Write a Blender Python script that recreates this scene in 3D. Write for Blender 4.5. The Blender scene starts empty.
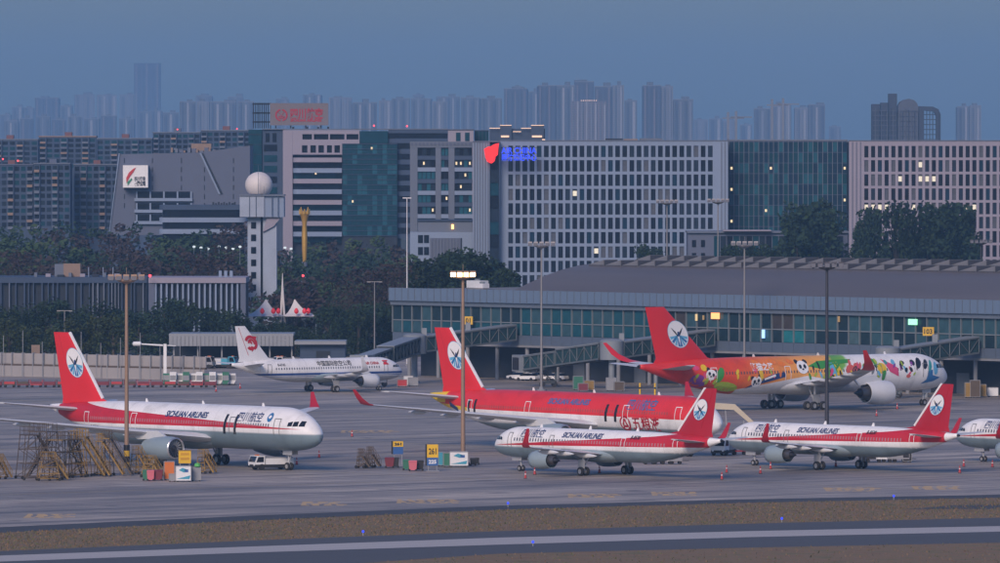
import bpy, bmesh, math, random
from mathutils import Vector, Matrix
random.seed(7)
R = math.radians
scene = bpy.context.scene
COL = scene.collection

# ---------------------------------------------------------------- camera
F, H, YH = 8000.0, 42.2, 151.0          # focal length in photo pixels, eye height, horizon row
cam_d = bpy.data.cameras.new('camera')
cam = bpy.data.objects.new('camera', cam_d); COL.objects.link(cam)
cam_d.sensor_width = 36.0; cam_d.lens = F / 1000 * 36.0
cam_d.clip_start = 1.0; cam_d.clip_end = 60000
cam.location = (0, 0, H)
cam.rotation_euler = (R(90) - math.atan((281.5 - YH) / F), 0, 0)
scene.camera = cam

# ---------------------------------------------------------------- sky, sun, exposure
SUN_EL, SUN_AZ = 30.0, 200.0             # azimuth clockwise from +Y: behind the camera to the left
world = bpy.data.worlds.new('World'); scene.world = world; world.use_nodes = True
wn = world.node_tree; wn.nodes.clear()
sky = wn.nodes.new('ShaderNodeTexSky'); sky.sky_type = 'NISHITA'; sky.sun_disc = False
sky.sun_elevation = R(SUN_EL); sky.sun_rotation = R(SUN_AZ)
sky.altitude = 500; sky.air_density = 1.6; sky.dust_density = 2.2; sky.ozone_density = 4.0
hsv = wn.nodes.new('ShaderNodeHueSaturation'); hsv.inputs['Saturation'].default_value = 1.0
tint = wn.nodes.new('ShaderNodeMix'); tint.data_type = 'RGBA'; tint.blend_type = 'MULTIPLY'
tint.inputs[0].default_value = 1.0; tint.inputs[7].default_value = (0.61, 0.79, 1.24, 1)
bg = wn.nodes.new('ShaderNodeBackground'); bg.inputs['Strength'].default_value = 0.085
wo = wn.nodes.new('ShaderNodeOutputWorld')
wn.links.new(sky.outputs[0], hsv.inputs['Color']); wn.links.new(hsv.outputs[0], tint.inputs[6])
wn.links.new(tint.outputs[2], bg.inputs[0]); wn.links.new(bg.outputs[0], wo.inputs[0])
sun_d = bpy.data.lights.new('sun', 'SUN'); sun_d.energy = 2.7; sun_d.angle = R(25); sun_d.color = (1.0, 0.76, 0.58)
sun = bpy.data.objects.new('sun', sun_d); COL.objects.link(sun)
_e, _a = R(SUN_EL), R(SUN_AZ)
sun.rotation_euler = Vector((-math.sin(_a) * math.cos(_e), -math.cos(_a) * math.cos(_e), -math.sin(_e))).to_track_quat('-Z', 'Y').to_euler()
vs = scene.view_settings
vs.view_transform = 'Standard'; vs.look = 'None'; vs.exposure = 0.12; vs.gamma = 1.0; vs.use_curve_mapping = False
scene.cycles.use_denoising = True
scene.cycles.max_bounces = 6; scene.cycles.volume_bounces = 2
scene.cycles.sample_clamp_indirect = 4.0

# ---------------------------------------------------------------- pixel helpers
def gp(px, py, z=0.0):                  # photo pixel -> point on the ground
    Y = F * (H - z) / (py - YH); return Vector(((px - 500) / F * Y, Y, z))
def wp(px, py, Y):                      # photo pixel at a known distance
    return Vector(((px - 500) / F * Y, Y, H - (py - YH) / F * Y))
def zat(py, Y): return H - (py - YH) / F * Y
def xat(px, Y): return (px - 500) / F * Y
GU = Vector((math.cos(R(-50)), math.sin(R(-50)), 0))   # airport grid: along the terminal front
GV = Vector((math.cos(R(40)), math.sin(R(40)), 0))     # airport grid: into the terminal

# ---------------------------------------------------------------- objects
def tag(o, label=None, cat=None, group=None, kind=None):
    if label: o['label'] = label
    if cat: o['category'] = cat
    if group: o['group'] = group
    if kind: o['kind'] = kind
    return o
def thing(name, label, cat, loc=(0, 0, 0), rz=0.0, group=None):
    o = bpy.data.objects.new(name, None); COL.objects.link(o)
    o.empty_display_size = 0.5
    o.location = loc; o.rotation_euler = (0, 0, rz)
    return tag(o, label, cat, group)
def link(name, me, parent=None, loc=None, rz=0.0):
    o = bpy.data.objects.new(name, me); COL.objects.link(o)
    if parent is not None: o.parent = parent
    if loc is not None: o.location = loc
    if rz: o.rotation_euler = (0, 0, rz)
    return o
def kids(o): return [c for c in bpy.data.objects if c.parent is o]
def copy_tree(o, parent=None):
    c = o.copy(); COL.objects.link(c); c.parent = parent
    for ch in KID[o.name] if o.name in KID else kids(o): copy_tree(ch, c)
    return c
KID = {}
def index_kids(o):
    KID[o.name] = kids(o)
    for c in KID[o.name]: index_kids(c)
def dup(o, label=None, loc=None, rz=None, group=None):
    if o.name not in KID: index_kids(o)
    c = copy_tree(o)
    if label: c['label'] = label
    if group: c['group'] = group
    if loc is not None: c.location = loc
    if rz is not None: c.rotation_euler = (0, 0, rz)
    return c

class MB:
    """collects faces of one mesh"""
    def __init__(s): s.v = []; s.f = []; s.m = []; s.cur = 0
    def add(s, vs, fs):
        b = len(s.v); s.v += [tuple(p) for p in vs]
        for f in fs: s.f.append(tuple(b + i for i in f)); s.m.append(s.cur)
        return s
    def box(s, c, size, rz=0.0, rx=0.0):
        x, y, z = (q / 2 for q in size)
        M = Matrix.Translation(c) @ Matrix.Rotation(rz, 4, 'Z') @ Matrix.Rotation(rx, 4, 'X')
        vs = [M @ Vector((a * x, b * y, d * z)) for d in (-1, 1) for b in (-1, 1) for a in (-1, 1)]
        return s.add(vs, [(0, 2, 3, 1), (4, 5, 7, 6), (0, 1, 5, 4), (2, 6, 7, 3), (0, 4, 6, 2), (1, 3, 7, 5)])
    def bb(s, x0, x1, y0, y1, z0, z1):
        return s.box(((x0 + x1) / 2, (y0 + y1) / 2, (z0 + z1) / 2), (abs(x1 - x0), abs(y1 - y0), abs(z1 - z0)))
    def bar(s, p0, p1, w, h=None):
        p0, p1 = Vector(p0), Vector(p1); h = h or w
        d = (p1 - p0).normalized(); up = Vector((0, 0, 1)) if abs(d.z) < .95 else Vector((1, 0, 0))
        a = d.cross(up).normalized() * w / 2; b = a.cross(d).normalized() * h / 2
        vs = [p + i * a + j * b for p in (p0, p1) for i, j in ((-1, -1), (1, -1), (1, 1), (-1, 1))]
        return s.add(vs, [(3, 2, 1, 0), (4, 5, 6, 7), (0, 1, 5, 4), (1, 2, 6, 5), (2, 3, 7, 6), (3, 0, 4, 7)])
    def tube(s, p0, p1, r0, r1=None, n=8, caps=True):
        p0, p1 = Vector(p0), Vector(p1); r1 = r0 if r1 is None else r1
        d = (p1 - p0).normalized(); up = Vector((0, 0, 1)) if abs(d.z) < .95 else Vector((1, 0, 0))
        a = d.cross(up).normalized(); b = d.cross(a).normalized()
        vs = []
        for p, r in ((p0, r0), (p1, r1)):
            for i in range(n):
                t = 2 * math.pi * i / n; vs.append(p + r * (math.cos(t) * a + math.sin(t) * b))
        fs = [(i, i + n, (i + 1) % n + n, (i + 1) % n) for i in range(n)]
        if caps: fs += [tuple(range(n)), tuple(range(2 * n - 1, n - 1, -1))]
        return s.add(vs, fs)
    def loft(s, rings, caps=(True, True), closed=True):
        n = len(rings[0]); vs = [p for r in rings for p in r]; fs = []
        for k in range(len(rings) - 1):
            for i in range(n if closed else n - 1):
                j = (i + 1) % n; fs.append((k * n + i, k * n + j, (k + 1) * n + j, (k + 1) * n + i))
        if caps[0]: fs.append(tuple(range(n - 1, -1, -1)))
        if caps[1]: fs.append(tuple(range((len(rings) - 1) * n, len(rings) * n)))
        return s.add(vs, fs)
    def lathe(s, prof, o=(0, 0, 0), axis='Z', n=16, caps=(False, False)):
        o = Vector(o); rings = []
        for r, h in prof:
            ring = []
            for i in range(n):
                t = 2 * math.pi * i / n; c, q = r * math.cos(t), r * math.sin(t)
                ring.append(o + (Vector((c, q, h)) if axis == 'Z' else Vector((h, c, q)) if axis == 'X' else Vector((c, h, q))))
            rings.append(ring)
        return s.loft(rings, caps)
    def prism(s, poly, z0, z1):                        # xy polygon, counter-clockwise
        n = len(poly); vs = [(x, y, z0) for x, y in poly] + [(x, y, z1) for x, y in poly]
        return s.add(vs, [tuple(range(n - 1, -1, -1)), tuple(range(n, 2 * n))] + [(i, (i + 1) % n, (i + 1) % n + n, i + n) for i in range(n)])
    def prism_xz(s, poly, y0, y1):                     # xz polygon, counter-clockwise seen from -y
        n = len(poly); vs = [(x, y0, z) for x, z in poly] + [(x, y1, z) for x, z in poly]
        return s.add(vs, [tuple(range(n)), tuple(range(2 * n - 1, n - 1, -1))] + [(i, i + n, (i + 1) % n + n, (i + 1) % n) for i in range(n)])
    def mesh(s, name, mats, smooth=None):
        me = bpy.data.meshes.new(name); me.from_pydata(s.v, [], s.f)
        for m in (mats if isinstance(mats, (list, tuple)) else [mats]): me.materials.append(m)
        if any(s.m): me.polygons.foreach_set('material_index', s.m)
        if smooth is not None:
            me.polygons.foreach_set('use_smooth', [True] * len(me.polygons))
            if smooth < 180: me.set_sharp_from_angle(angle=R(smooth))
        me.update(); return me
    def build(s, name, mats, parent=None, smooth=None, loc=None, rz=0.0):
        return link(name, s.mesh(name, mats, smooth), parent, loc, rz)

# ---------------------------------------------------------------- materials
class NT:
    def __init__(s, name):
        s.mat = bpy.data.materials.new(name); s.mat.use_nodes = True
        s.t = s.mat.node_tree; s.t.nodes.clear()
        s.out = s.t.nodes.new('ShaderNodeOutputMaterial'); s.b = s.t.nodes.new('ShaderNodeBsdfPrincipled')
        s.t.links.new(s.b.outputs[0], s.out.inputs[0]); s._tc = None
    def put(s, sock, v):
        if isinstance(v, bpy.types.NodeSocket): s.t.links.new(v, sock)
        elif isinstance(v, (tuple, list)) and len(v) == 3 and sock.type == 'RGBA': sock.default_value = (*v, 1)
        else: sock.default_value = v
    def m(s, op, a, b=0.0, c=0.0, clamp=False):
        n = s.t.nodes.new('ShaderNodeMath'); n.operation = op; n.use_clamp = clamp
        s.put(n.inputs[0], a); s.put(n.inputs[1], b); s.put(n.inputs[2], c); return n.outputs[0]
    def tc(s, which='Object'):
        if s._tc is None: s._tc = s.t.nodes.new('ShaderNodeTexCoord')
        return s._tc.outputs[which]
    def pos(s):
        return s.t.nodes.new('ShaderNodeNewGeometry').outputs['Position']
    def xyz(s, v):
        n = s.t.nodes.new('ShaderNodeSeparateXYZ'); s.put(n.inputs[0], v); return n.outputs
    def vec(s, x, y, z):
        n = s.t.nodes.new('ShaderNodeCombineXYZ')
        for i, q in enumerate((x, y, z)): s.put(n.inputs[i], q)
        return n.outputs[0]
    def mapping(s, v, scale=(1, 1, 1), rot=(0, 0, 0), loc=(0, 0, 0)):
        n = s.t.nodes.new('ShaderNodeMapping'); s.put(n.inputs[0], v)
        n.inputs['Scale'].default_value = scale; n.inputs['Rotation'].default_value = rot; n.inputs['Location'].default_value = loc
        return n.outputs[0]
    def noise(s, v, scale, detail=4, rough=.55):
        n = s.t.nodes.new('ShaderNodeTexNoise'); s.put(n.inputs['Vector'], v)
        n.inputs['Scale'].default_value = scale; n.inputs['Detail'].default_value = detail; n.inputs['Roughness'].default_value = rough
        return n.outputs[0]
    def mix(s, f, a, b, mode='MIX'):
        n = s.t.nodes.new('ShaderNodeMix'); n.data_type = 'RGBA'; n.blend_type = mode
        s.put(n.inputs[0], f); s.put(n.inputs[6], a); s.put(n.inputs[7], b); return n.outputs[2]
    def ramp(s, f, stops, interp='LINEAR'):
        n = s.t.nodes.new('ShaderNodeValToRGB'); cr = n.color_ramp; cr.interpolation = interp
        while len(cr.elements) < len(stops): cr.elements.new(0.5)
        for e, (p, c) in zip(cr.elements, stops): e.position = p; e.color = (*c, 1)
        s.put(n.inputs[0], f); return n.outputs[0]
    def step(s, lo, hi, v):                            # smooth 0..1 between lo and hi
        n = s.t.nodes.new('ShaderNodeMapRange'); n.interpolation_type = 'SMOOTHSTEP'
        s.put(n.inputs[0], v); s.put(n.inputs[1], lo); s.put(n.inputs[2], hi); return n.outputs[0]
    def bump(s, h, strength=.3, dist=.1):
        n = s.t.nodes.new('ShaderNodeBump'); n.inputs['Strength'].default_value = strength; n.inputs['Distance'].default_value = dist
        s.put(n.inputs['Height'], h); s.t.links.new(n.outputs[0], s.b.inputs['Normal'])
    def done(s, col=None, rough=.6, metal=0.0, emit=None, estr=0.0):
        if col is not None: s.put(s.b.inputs['Base Color'], col)
        s.put(s.b.inputs['Roughness'], rough); s.put(s.b.inputs['Metallic'], metal)
        if emit is not None: s.put(s.b.inputs['Emission Color'], emit); s.b.inputs['Emission Strength'].default_value = estr
        return s.mat

def hexc(h):
    c = [int(h[i:i + 2], 16) / 255 for i in (0, 2, 4)]
    return tuple(x / 12.92 if x <= .04045 else ((x + .055) / 1.055) ** 2.4 for x in c)
MATS = {}
def mat(name, col=None, rough=.6, metal=0.0, var=.18, vs=.6, emit=None, estr=0.0):
    """plain procedural material with noise in its colour and a little in its gloss"""
    if name in MATS: return MATS[name]
    n = NT(name)
    if var:
        k = n.noise(n.tc(), vs, 5)
        k2 = n.m('MULTIPLY_ADD', k, 2 * var, 1 - var)
        g = n.t.nodes.new('ShaderNodeVectorMath'); g.operation = 'SCALE'
        g.inputs[0].default_value = col; n.put(g.inputs['Scale'], k2)
        MATS[name] = n.done(g.outputs[0], n.m('MULTIPLY_ADD', k, .2, rough - .1), metal, emit, estr)
    else:
        MATS[name] = n.done(col, rough, metal, emit, estr)
    return MATS[name]
def glow(name, col, s):
    return mat(name, (0.02, 0.02, 0.02), .5, 0, 0, 1, col, s)
# ================================================================ the ground
def grid_uv(n):                                        # ground position turned to the airport grid
    return n.mapping(n.pos(), rot=(0, 0, R(-40)))
def concrete():
    n = NT('apron_concrete'); g = grid_uv(n); x, y, z = n.xyz(g)
    big = n.noise(n.mapping(g, (.018, .05, 1)), 1, 5, .6)
    streak = n.noise(n.mapping(g, (.012, .22, 1)), 1, 5, .65)
    fine = n.noise(g, .5, 4)
    col = n.ramp(big, [(.30, (.165, .143, .125)), (.5, (.335, .29, .248)), (.68, (.50, .432, .362))])
    col = n.mix(n.m('MULTIPLY', n.step(.48, .66, streak), .72), col, (.075, .072, .076))
    tyre = n.noise(n.mapping(g, (.008, .9, 1)), 1, 4, .6)
    col = n.mix(n.m('MULTIPLY', n.step(.56, .66, tyre), .45), col, (.06, .056, .058))
    # slabs: each a little different, dark joints between
    sx, sy = n.m('FLOOR', n.m('DIVIDE', x, 5.0)), n.m('FLOOR', n.m('DIVIDE', y, 5.0))
    w = n.t.nodes.new('ShaderNodeTexWhiteNoise'); w.noise_dimensions = '2D'; n.put(w.inputs['Vector'], n.vec(sx, sy, 0.0))
    col = n.mix(n.m('MULTIPLY', w.outputs[0], .26), col, (.085, .085, .092))
    fx = n.m('ABSOLUTE', n.m('SUBTRACT', n.m('FRACT', n.m('DIVIDE', x, 5.0)), .5))
    fy = n.m('ABSOLUTE', n.m('SUBTRACT', n.m('FRACT', n.m('DIVIDE', y, 5.0)), .5))
    j = n.m('GREATER_THAN', n.m('MAXIMUM', fx, fy), .486)
    col = n.mix(n.m('MULTIPLY', j, .7), col, (.03, .03, .032))
    spots = n.step(.60, .72, n.noise(g, .13, 3))
    col = n.mix(n.m('MULTIPLY', spots, .6), col, (.055, .053, .056))
    col = n.mix(n.m('MULTIPLY', n.m('SUBTRACT', fine, .5), .5, clamp=True), col, (.30, .29, .28))
    n.bump(fine, .15, .02)
    return n.done(col, n.m('MULTIPLY_ADD', big, .25, .52))
def soil_grass(name, a, b, c):
    n = NT(name); p = n.pos()
    k = n.noise(n.mapping(p, (.25, .25, 1)), 1, 6, .65); k2 = n.noise(p, 2.2, 4)
    col = n.ramp(k, [(.3, a), (.5, b), (.7, c)])
    col = n.mix(n.m('MULTIPLY', k2, .5), col, tuple(q * .4 for q in b))
    n.bump(k2, .6, .1); return n.done(col, .95)
def asphalt(name, c, streak=.3):
    n = NT(name); g = n.mapping(n.pos(), rot=(0, 0, R(-36)))
    k = n.noise(n.mapping(g, (.03, .6, 1)), 1, 5); f = n.noise(g, 3.0, 3)
    col = n.mix(n.m('MULTIPLY', k, streak * 2), c, tuple(q * .45 for q in c))
    col = n.mix(n.m('MULTIPLY', f, .25), col, tuple(min(1, q * 1.7) for q in c))
    return n.done(col, .8)
M_APRON = concrete()
M_VERGE = soil_grass('verge_soil', (.19, .112, .058), (.23, .150, .075), (.115, .125, .045))
M_LAND = soil_grass('land', (.035, .045, .025), (.05, .055, .03), (.07, .06, .04))
M_TAXI = asphalt('taxiway_asphalt', (.075, .076, .082))
M_BAND = asphalt('taxiway_concrete', (.40, .385, .375), .2)
M_SHOULDER = asphalt('shoulder_asphalt', (.05, .05, .055))

def sheet(name, pts, z, m):
    mb = MB(); mb.add([(p[0], p[1], z) for p in pts], [tuple(range(len(pts)))])
    o = mb.build(name, m); tag(o, kind='structure'); return o
g = MB(); g.add([(-5500, -300, -.06), (5500, -300, -.06), (5500, 19500, -.06), (-5500, 19500, -.06)], [(0, 1, 2, 3)])
tag(g.build('ground', M_LAND), kind='structure')

def ext(a):                                            # pixel polyline -> ground points, run on past the frame
    p = [gp(*q) for q in a]
    d0 = (p[0] - p[1]).normalized(); d1 = (p[-1] - p[-2]).normalized()
    return [p[0] + d0 * 220] + p + [p[-1] + d1 * 320]
E1 = ext([(0, 527.5), (250, 516), (500, 506), (750, 499.5), (1000, 495)])
E2 = ext([(0, 533), (250, 521), (500, 510), (750, 503), (1000, 498)])
E3 = ext([(0, 551.5), (250, 541), (500, 531.5), (750, 524), (1000, 518)])
E4 = ext([(0, 556), (250, 547), (500, 538), (750, 531.5), (1000, 526.5)])
E5 = ext([(0, 562), (250, 553), (500, 545), (750, 537.5), (1000, 532)])
E6 = ext([(0, 588), (250, 571), (500, 554), (750, 548), (1000, 543)])
def strip(name, a, b, z, m):
    o = MB()
    for i in range(len(a) - 1):
        o.add([(q[0], q[1], z) for q in (b[i], b[i + 1], a[i + 1], a[i])], [(0, 1, 2, 3)])
    return tag(o.build(name, m), kind='structure')
far = [Vector((900, 1640, 0)), Vector((-700, 1640, 0))]
sheet('apron', E1 + far, 0.0, M_APRON)
strip('apron_shoulder', E1, E2, -.004, M_SHOULDER)
strip('grass_verge', E2, E3, -.008, M_VERGE)
strip('taxiway', E3, E6, -.004, M_TAXI)
strip('taxiway_centre_paving', E4, E5, 0.0, M_BAND)
low = [q + Vector((60, -160, 0)) for q in E6]
strip('near_grass_verge', E6, low, -.008, M_VERGE)
# paved crossing in the verge at the right
sheet('verge_path', [gp(905, 509.5), gp(1060, 509), gp(1060, 505), gp(960, 505.2)], -.004, M_SHOULDER)

# dry grass standing on the verges
def tufts(name, a, b, count, label):
    rnd = random.Random(3); mb = MB()
    for _ in range(count):
        i = rnd.randrange(1, len(a) - 2); t = rnd.random(); s = rnd.random()
        p = (a[i].lerp(a[i + 1], t)).lerp(b[i].lerp(b[i + 1], t), s)
        h = rnd.uniform(.05, .17) * (1.5 if rnd.random() < .06 else 1); w = h * .45; an = rnd.uniform(0, 3.14)
        dx, dy = math.cos(an) * w, math.sin(an) * w; lx, ly = rnd.uniform(-.1, .1), rnd.uniform(-.1, .1)
        mb.cur = rnd.choice((0, 0, 0, 1, 1, 2))
        z = -.01
        mb.add([(p.x - dx, p.y - dy, z), (p.x + dx, p.y + dy, z), (p.x + dx * .4 + lx, p.y + dy * .4 + ly, h), (p.x - dx * .4 + lx, p.y - dy * .4 + ly, h * .8)], [(0, 1, 2, 3)])
    o = mb.build(name, [mat('dry_grass', (.21, .135, .068), .9), mat('olive_grass', (.115, .120, .045), .9), mat('dark_grass', (.07, .078, .035), .9)])
    return tag(o, label, 'grass', kind='stuff')
tufts('grass', E2, E3, 16000, 'dry brown and olive grass on the verge between apron and taxiway')
tufts('grass', E6, low, 9000, 'brown grass along the bottom edge below the taxiway')

# painted marks on the apron: worn ochre lettering blocks, seen almost edge on
M_OCHRE = mat('worn_ochre_paint', (.54, .37, .18), .8, 0, .35, 1.2)
M_LINE = mat('worn_yellow_line', (.34, .27, .12), .85, 0, .4, .5)
def mark(px, py, w, rows=5):
    p = gp(px, py); mb = MB(); rnd = random.Random(int(px))
    for k in range(rows):
        x = 0
        while x < w:
            l = rnd.uniform(.6, 1.5); d = rnd.uniform(1.4, 2.1)
            mb.add([(x, k * 2.2, .004), (x + l, k * 2.2, .004), (x + l * .9, k * 2.2 + d, .004), (x + .1, k * 2.2 + d, .004)], [(0, 1, 2, 3)]); x += l + rnd.uniform(.25, .7)
    o = mb.build('painted_mark', M_OCHRE, loc=p); tag(o, kind='structure')
for px, py, w in ((22, 518.5, 5), (300, 506, 4.5), (396, 503.5, 7), (340, 433, 8), (150, 441, 6), (568, 498, 6), (652, 496, 5), (826, 491.5, 6), (915, 490, 6)):
    mark(px, py, w)
def line(name, a, b, w, m, z=.004):
    d = (b - a).normalized(); nrm = Vector((-d.y, d.x, 0)) * w / 2
    sheet(name, [a - nrm, b - nrm, b + nrm, a + nrm], z, m)
def pl(px, py, du0, du1, axis, w=.35):
    c = gp(px, py); line('painted_line', c + axis * du0, c + axis * du1, w, M_LINE)
pl(605, 475, -60, 60, GU); pl(840, 469.5, -60, 60, GU); pl(185, 465, -60, 60, GU); pl(579, 451, -60, 60, GU)
pl(794, 409, -70, 25, GV); pl(322, 392, -70, 15, GV); pl(500, 420, -240, 240, GU * -1, .5)
pl(430, 437, -130, 160, GV, .5); pl(300, 485, -140, 240, GV, .4)
# ================================================================ airliners
RED = (.70, .024, .030); DRED = (.42, .014, .028); WHITE = (.80, .80, .80); BELLY = (.18, .25, .29)
M_TYRE = mat('tyre_rubber', (.018, .018, .02), .8); M_RIM = mat('wheel_rim', (.5, .5, .5), .4, .6)
M_STRUT = mat('gear_strut', (.45, .46, .48), .4, .3); M_WING = mat('wing_grey', (.56, .58, .60), .4, 0, .12)
M_NAC = mat('nacelle_grey', (.25, .32, .355), .35, 0, .08); M_NACW = mat('nacelle_white', (.62, .64, .66), .35, 0, .08)
M_LIP = mat('bare_metal_lip', (.6, .6, .62), .3, .8); M_DARK = mat('engine_dark', (.02, .02, .025), .5)
M_CORE = mat('exhaust_metal', (.16, .15, .15), .4, .8); M_RED = mat('livery_red', RED, .32, 0, .06); M_DRED = mat('livery_dark_red', DRED, .35, 0, .06)
M_WHT = mat('livery_white', WHITE, .32, 0, .06); M_BLK = mat('livery_black', (.015, .015, .02), .4, 0, 0); M_NAVY = mat('livery_navy', (.02, .05, .16), .4, 0, 0)
M_GLASS = mat('cockpit_glass', (.01, .012, .018), .08, 0, 0); M_BLUE = mat('livery_blue', (.03, .16, .38), .35, 0, 0)
M_LBLUE = mat('livery_light_blue', (.14, .42, .62), .35, 0, 0); M_YEL = mat('livery_yellow', (.75, .5, .02), .35, 0, 0)
M_GRN = mat('livery_green', (.05, .28, .05), .35, 0, 0); M_LGRN = mat('livery_lime', (.35, .48, .04), .35, 0, 0)
M_PUR = mat('livery_purple', (.23, .05, .30), .35, 0, 0); M_PINK = mat('livery_pink', (.65, .07, .18), .35, 0, 0)
M_ORA = mat('livery_orange', (.75, .2, .03), .35, 0, 0); M_CORAL = mat('livery_coral', (.62, .12, .09), .35, 0, 0)
M_TEAL = mat('livery_teal', (.03, .30, .30), .35, 0, 0); M_GREY = mat('livery_grey', (.2, .21, .22), .4, 0, 0)

def text_mesh(txt, size, weight=0.0):
    c = bpy.data.curves.new('lettering', 'FONT'); c.body = txt; c.size = size; c.offset = weight; c.resolution_u = 3
    o = bpy.data.objects.new('lettering', c); COL.objects.link(o)
    dg = bpy.context.evaluated_depsgraph_get()
    me = bpy.data.meshes.new_from_object(o.evaluated_get(dg))
    bpy.data.objects.remove(o); bpy.data.curves.remove(c)
    return me

class Airframe:
    def __init__(s, L, Rr, zc, nose_x, Ln, Lt): s.L, s.R, s.zc, s.nx, s.Ln, s.Lt = L, Rr, zc, nose_x, Ln, Lt
    def sec(s, d):                                     # radius and centre height at d metres behind the nose
        r, z = s.R, s.zc
        if d < s.Ln:
            u = d / s.Ln; r = s.R * (1 - (1 - u) ** 2.1) ** .60 if u > 0 else 0.0; z = s.zc - .34 * s.R * (1 - u) ** 2
        elif d > s.L - s.Lt:
            u = (d - (s.L - s.Lt)) / s.Lt; r = s.R * (1 - .90 * u ** 1.55); z = s.zc + (s.R - r) * .70
        return r, z
    def body(s, m, parent):
        mb = MB(); n = 64; rings = []
        ds = [s.Ln * (k / 26) ** 1.6 for k in range(1, 27)]
        ds += [s.Ln + (s.L - s.Lt - s.Ln) * k / 10 for k in range(1, 11)] + [s.L - s.Lt + s.Lt * k / 24 for k in range(1, 25)]
        for d in [.0005] + ds:
            r, z = s.sec(d); r = max(r, .02)
            rings.append([(s.nx - d, r * math.cos(2 * math.pi * i / n), z + 1.03 * r * math.sin(2 * math.pi * i / n)) for i in range(n)])
        mb.loft(rings)
        return mb.build('fuselage', m, parent, 180)
    def on(s, side, d, z, off=.035):                   # point on the skin; z measured from the cabin centre line
        r, zc = s.sec(d); h = max(-.985, min(.985, (s.zc + z - zc) / (1.03 * r)))
        y = math.sqrt(1 - h * h)
        return Vector((s.nx - d, side * (r + off) * y, zc + (1.03 * r + off) * h))
    def wrap(s, bm, side, off):
        for v in bm.verts: v.co = s.on(side, v.co.x, v.co.y, off)
        if side > 0: pass
        bmesh.ops.recalc_face_normals(bm, faces=bm.faces)
    def decal(s, name, poly, m, parent, side, off=.035, fine=.8):
        bm = bmesh.new(); vs = [bm.verts.new((x, z, 0)) for x, z in poly]
        bm.faces.new(vs); bmesh.ops.triangulate(bm, faces=bm.faces)
        for _ in range(4):
            e = [e for e in bm.edges if e.calc_length() > fine]
            if not e: break
            bmesh.ops.subdivide_edges(bm, edges=e, cuts=1); bmesh.ops.triangulate(bm, faces=bm.faces)
        s.wrap(bm, side, off); me = bpy.data.meshes.new(name); bm.to_mesh(me); bm.free(); me.materials.append(m)
        return link(name, me, parent)
    def text(s, txt, size, d0, z, m, parent, side, weight=.01, slant=0.0, off=.05):
        me = text_mesh(txt, size, weight); bm = bmesh.new(); bm.from_mesh(me); bpy.data.meshes.remove(me)
        if bm.faces:
            bmesh.ops.triangulate(bm, faces=bm.faces)
            bmesh.ops.subdivide_edges(bm, edges=[e for e in bm.edges if e.calc_length() > size * .5], cuts=1)
        w = max([v.co.x for v in bm.verts] or [0])
        for v in bm.verts:
            x = v.co.x + slant * v.co.y
            v.co = Vector((d0 + x if side > 0 else d0 + w - x, z + v.co.y, 0))
        s.wrap(bm, side, off); me = bpy.data.meshes.new('lettering'); bm.to_mesh(me); bm.free(); me.materials.append(m)
        return link('lettering', me, parent)

def ell(cx, cz, rx, rz, n=14, rot=0.0, a0=0, a1=360):
    o = []
    for i in range(n):
        t = R(a0 + (a1 - a0) * i / (n if a1 - a0 == 360 else n - 1)); x, z = rx * math.cos(t), rz * math.sin(t)
        o.append((cx + x * math.cos(rot) - z * math.sin(rot), cz + x * math.sin(rot) + z * math.cos(rot)))
    return o

def foil(le, chord, th, y, z, axis='wing', n=7):
    """aerofoil ring: le = x of the leading edge (forward), chord runs aft"""
    up, lo = [], []
    for i in range(n):
        t = (1 - math.cos(math.pi * i / (n - 1))) / 2
        h = th * chord * 2.6 * (.2969 * math.sqrt(t) - .126 * t - .3516 * t * t + .2843 * t ** 3 - .1015 * t ** 4) * 1.9
        up.append((t, h)); lo.append((t, -h))
    pts = up + lo[::-1][1:-1]
    if axis == 'wing': return [(le - t * chord, y, z + h) for t, h in pts]
    return [(le - t * chord, h, z) for t, h in pts]    # a fin: h sideways

def smooth_ring_loft(name, rings, m, parent):
    return MB().loft(rings).build(name, m, parent, 50)

def wheel(gear, x, y, z, r, w):
    mb = MB(); mb.lathe([(r * .55, -w / 2), (r * .88, -w / 2), (r, -w * .3), (r, w * .3), (r * .88, w / 2), (r * .55, w / 2)], (x, y, z), 'Y', 18)
    mb.build('tyre', M_TYRE, gear, 40)
    mb = MB(); mb.lathe([(.02, -w * .42), (r * .3, -w * .40), (r * .56, -w * .46), (r * .56, w * .46), (r * .3, w * .40), (.02, w * .42)], (x, y, z), 'Y', 14, (True, True))
    mb.build('rim', M_RIM, gear, 40)

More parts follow.
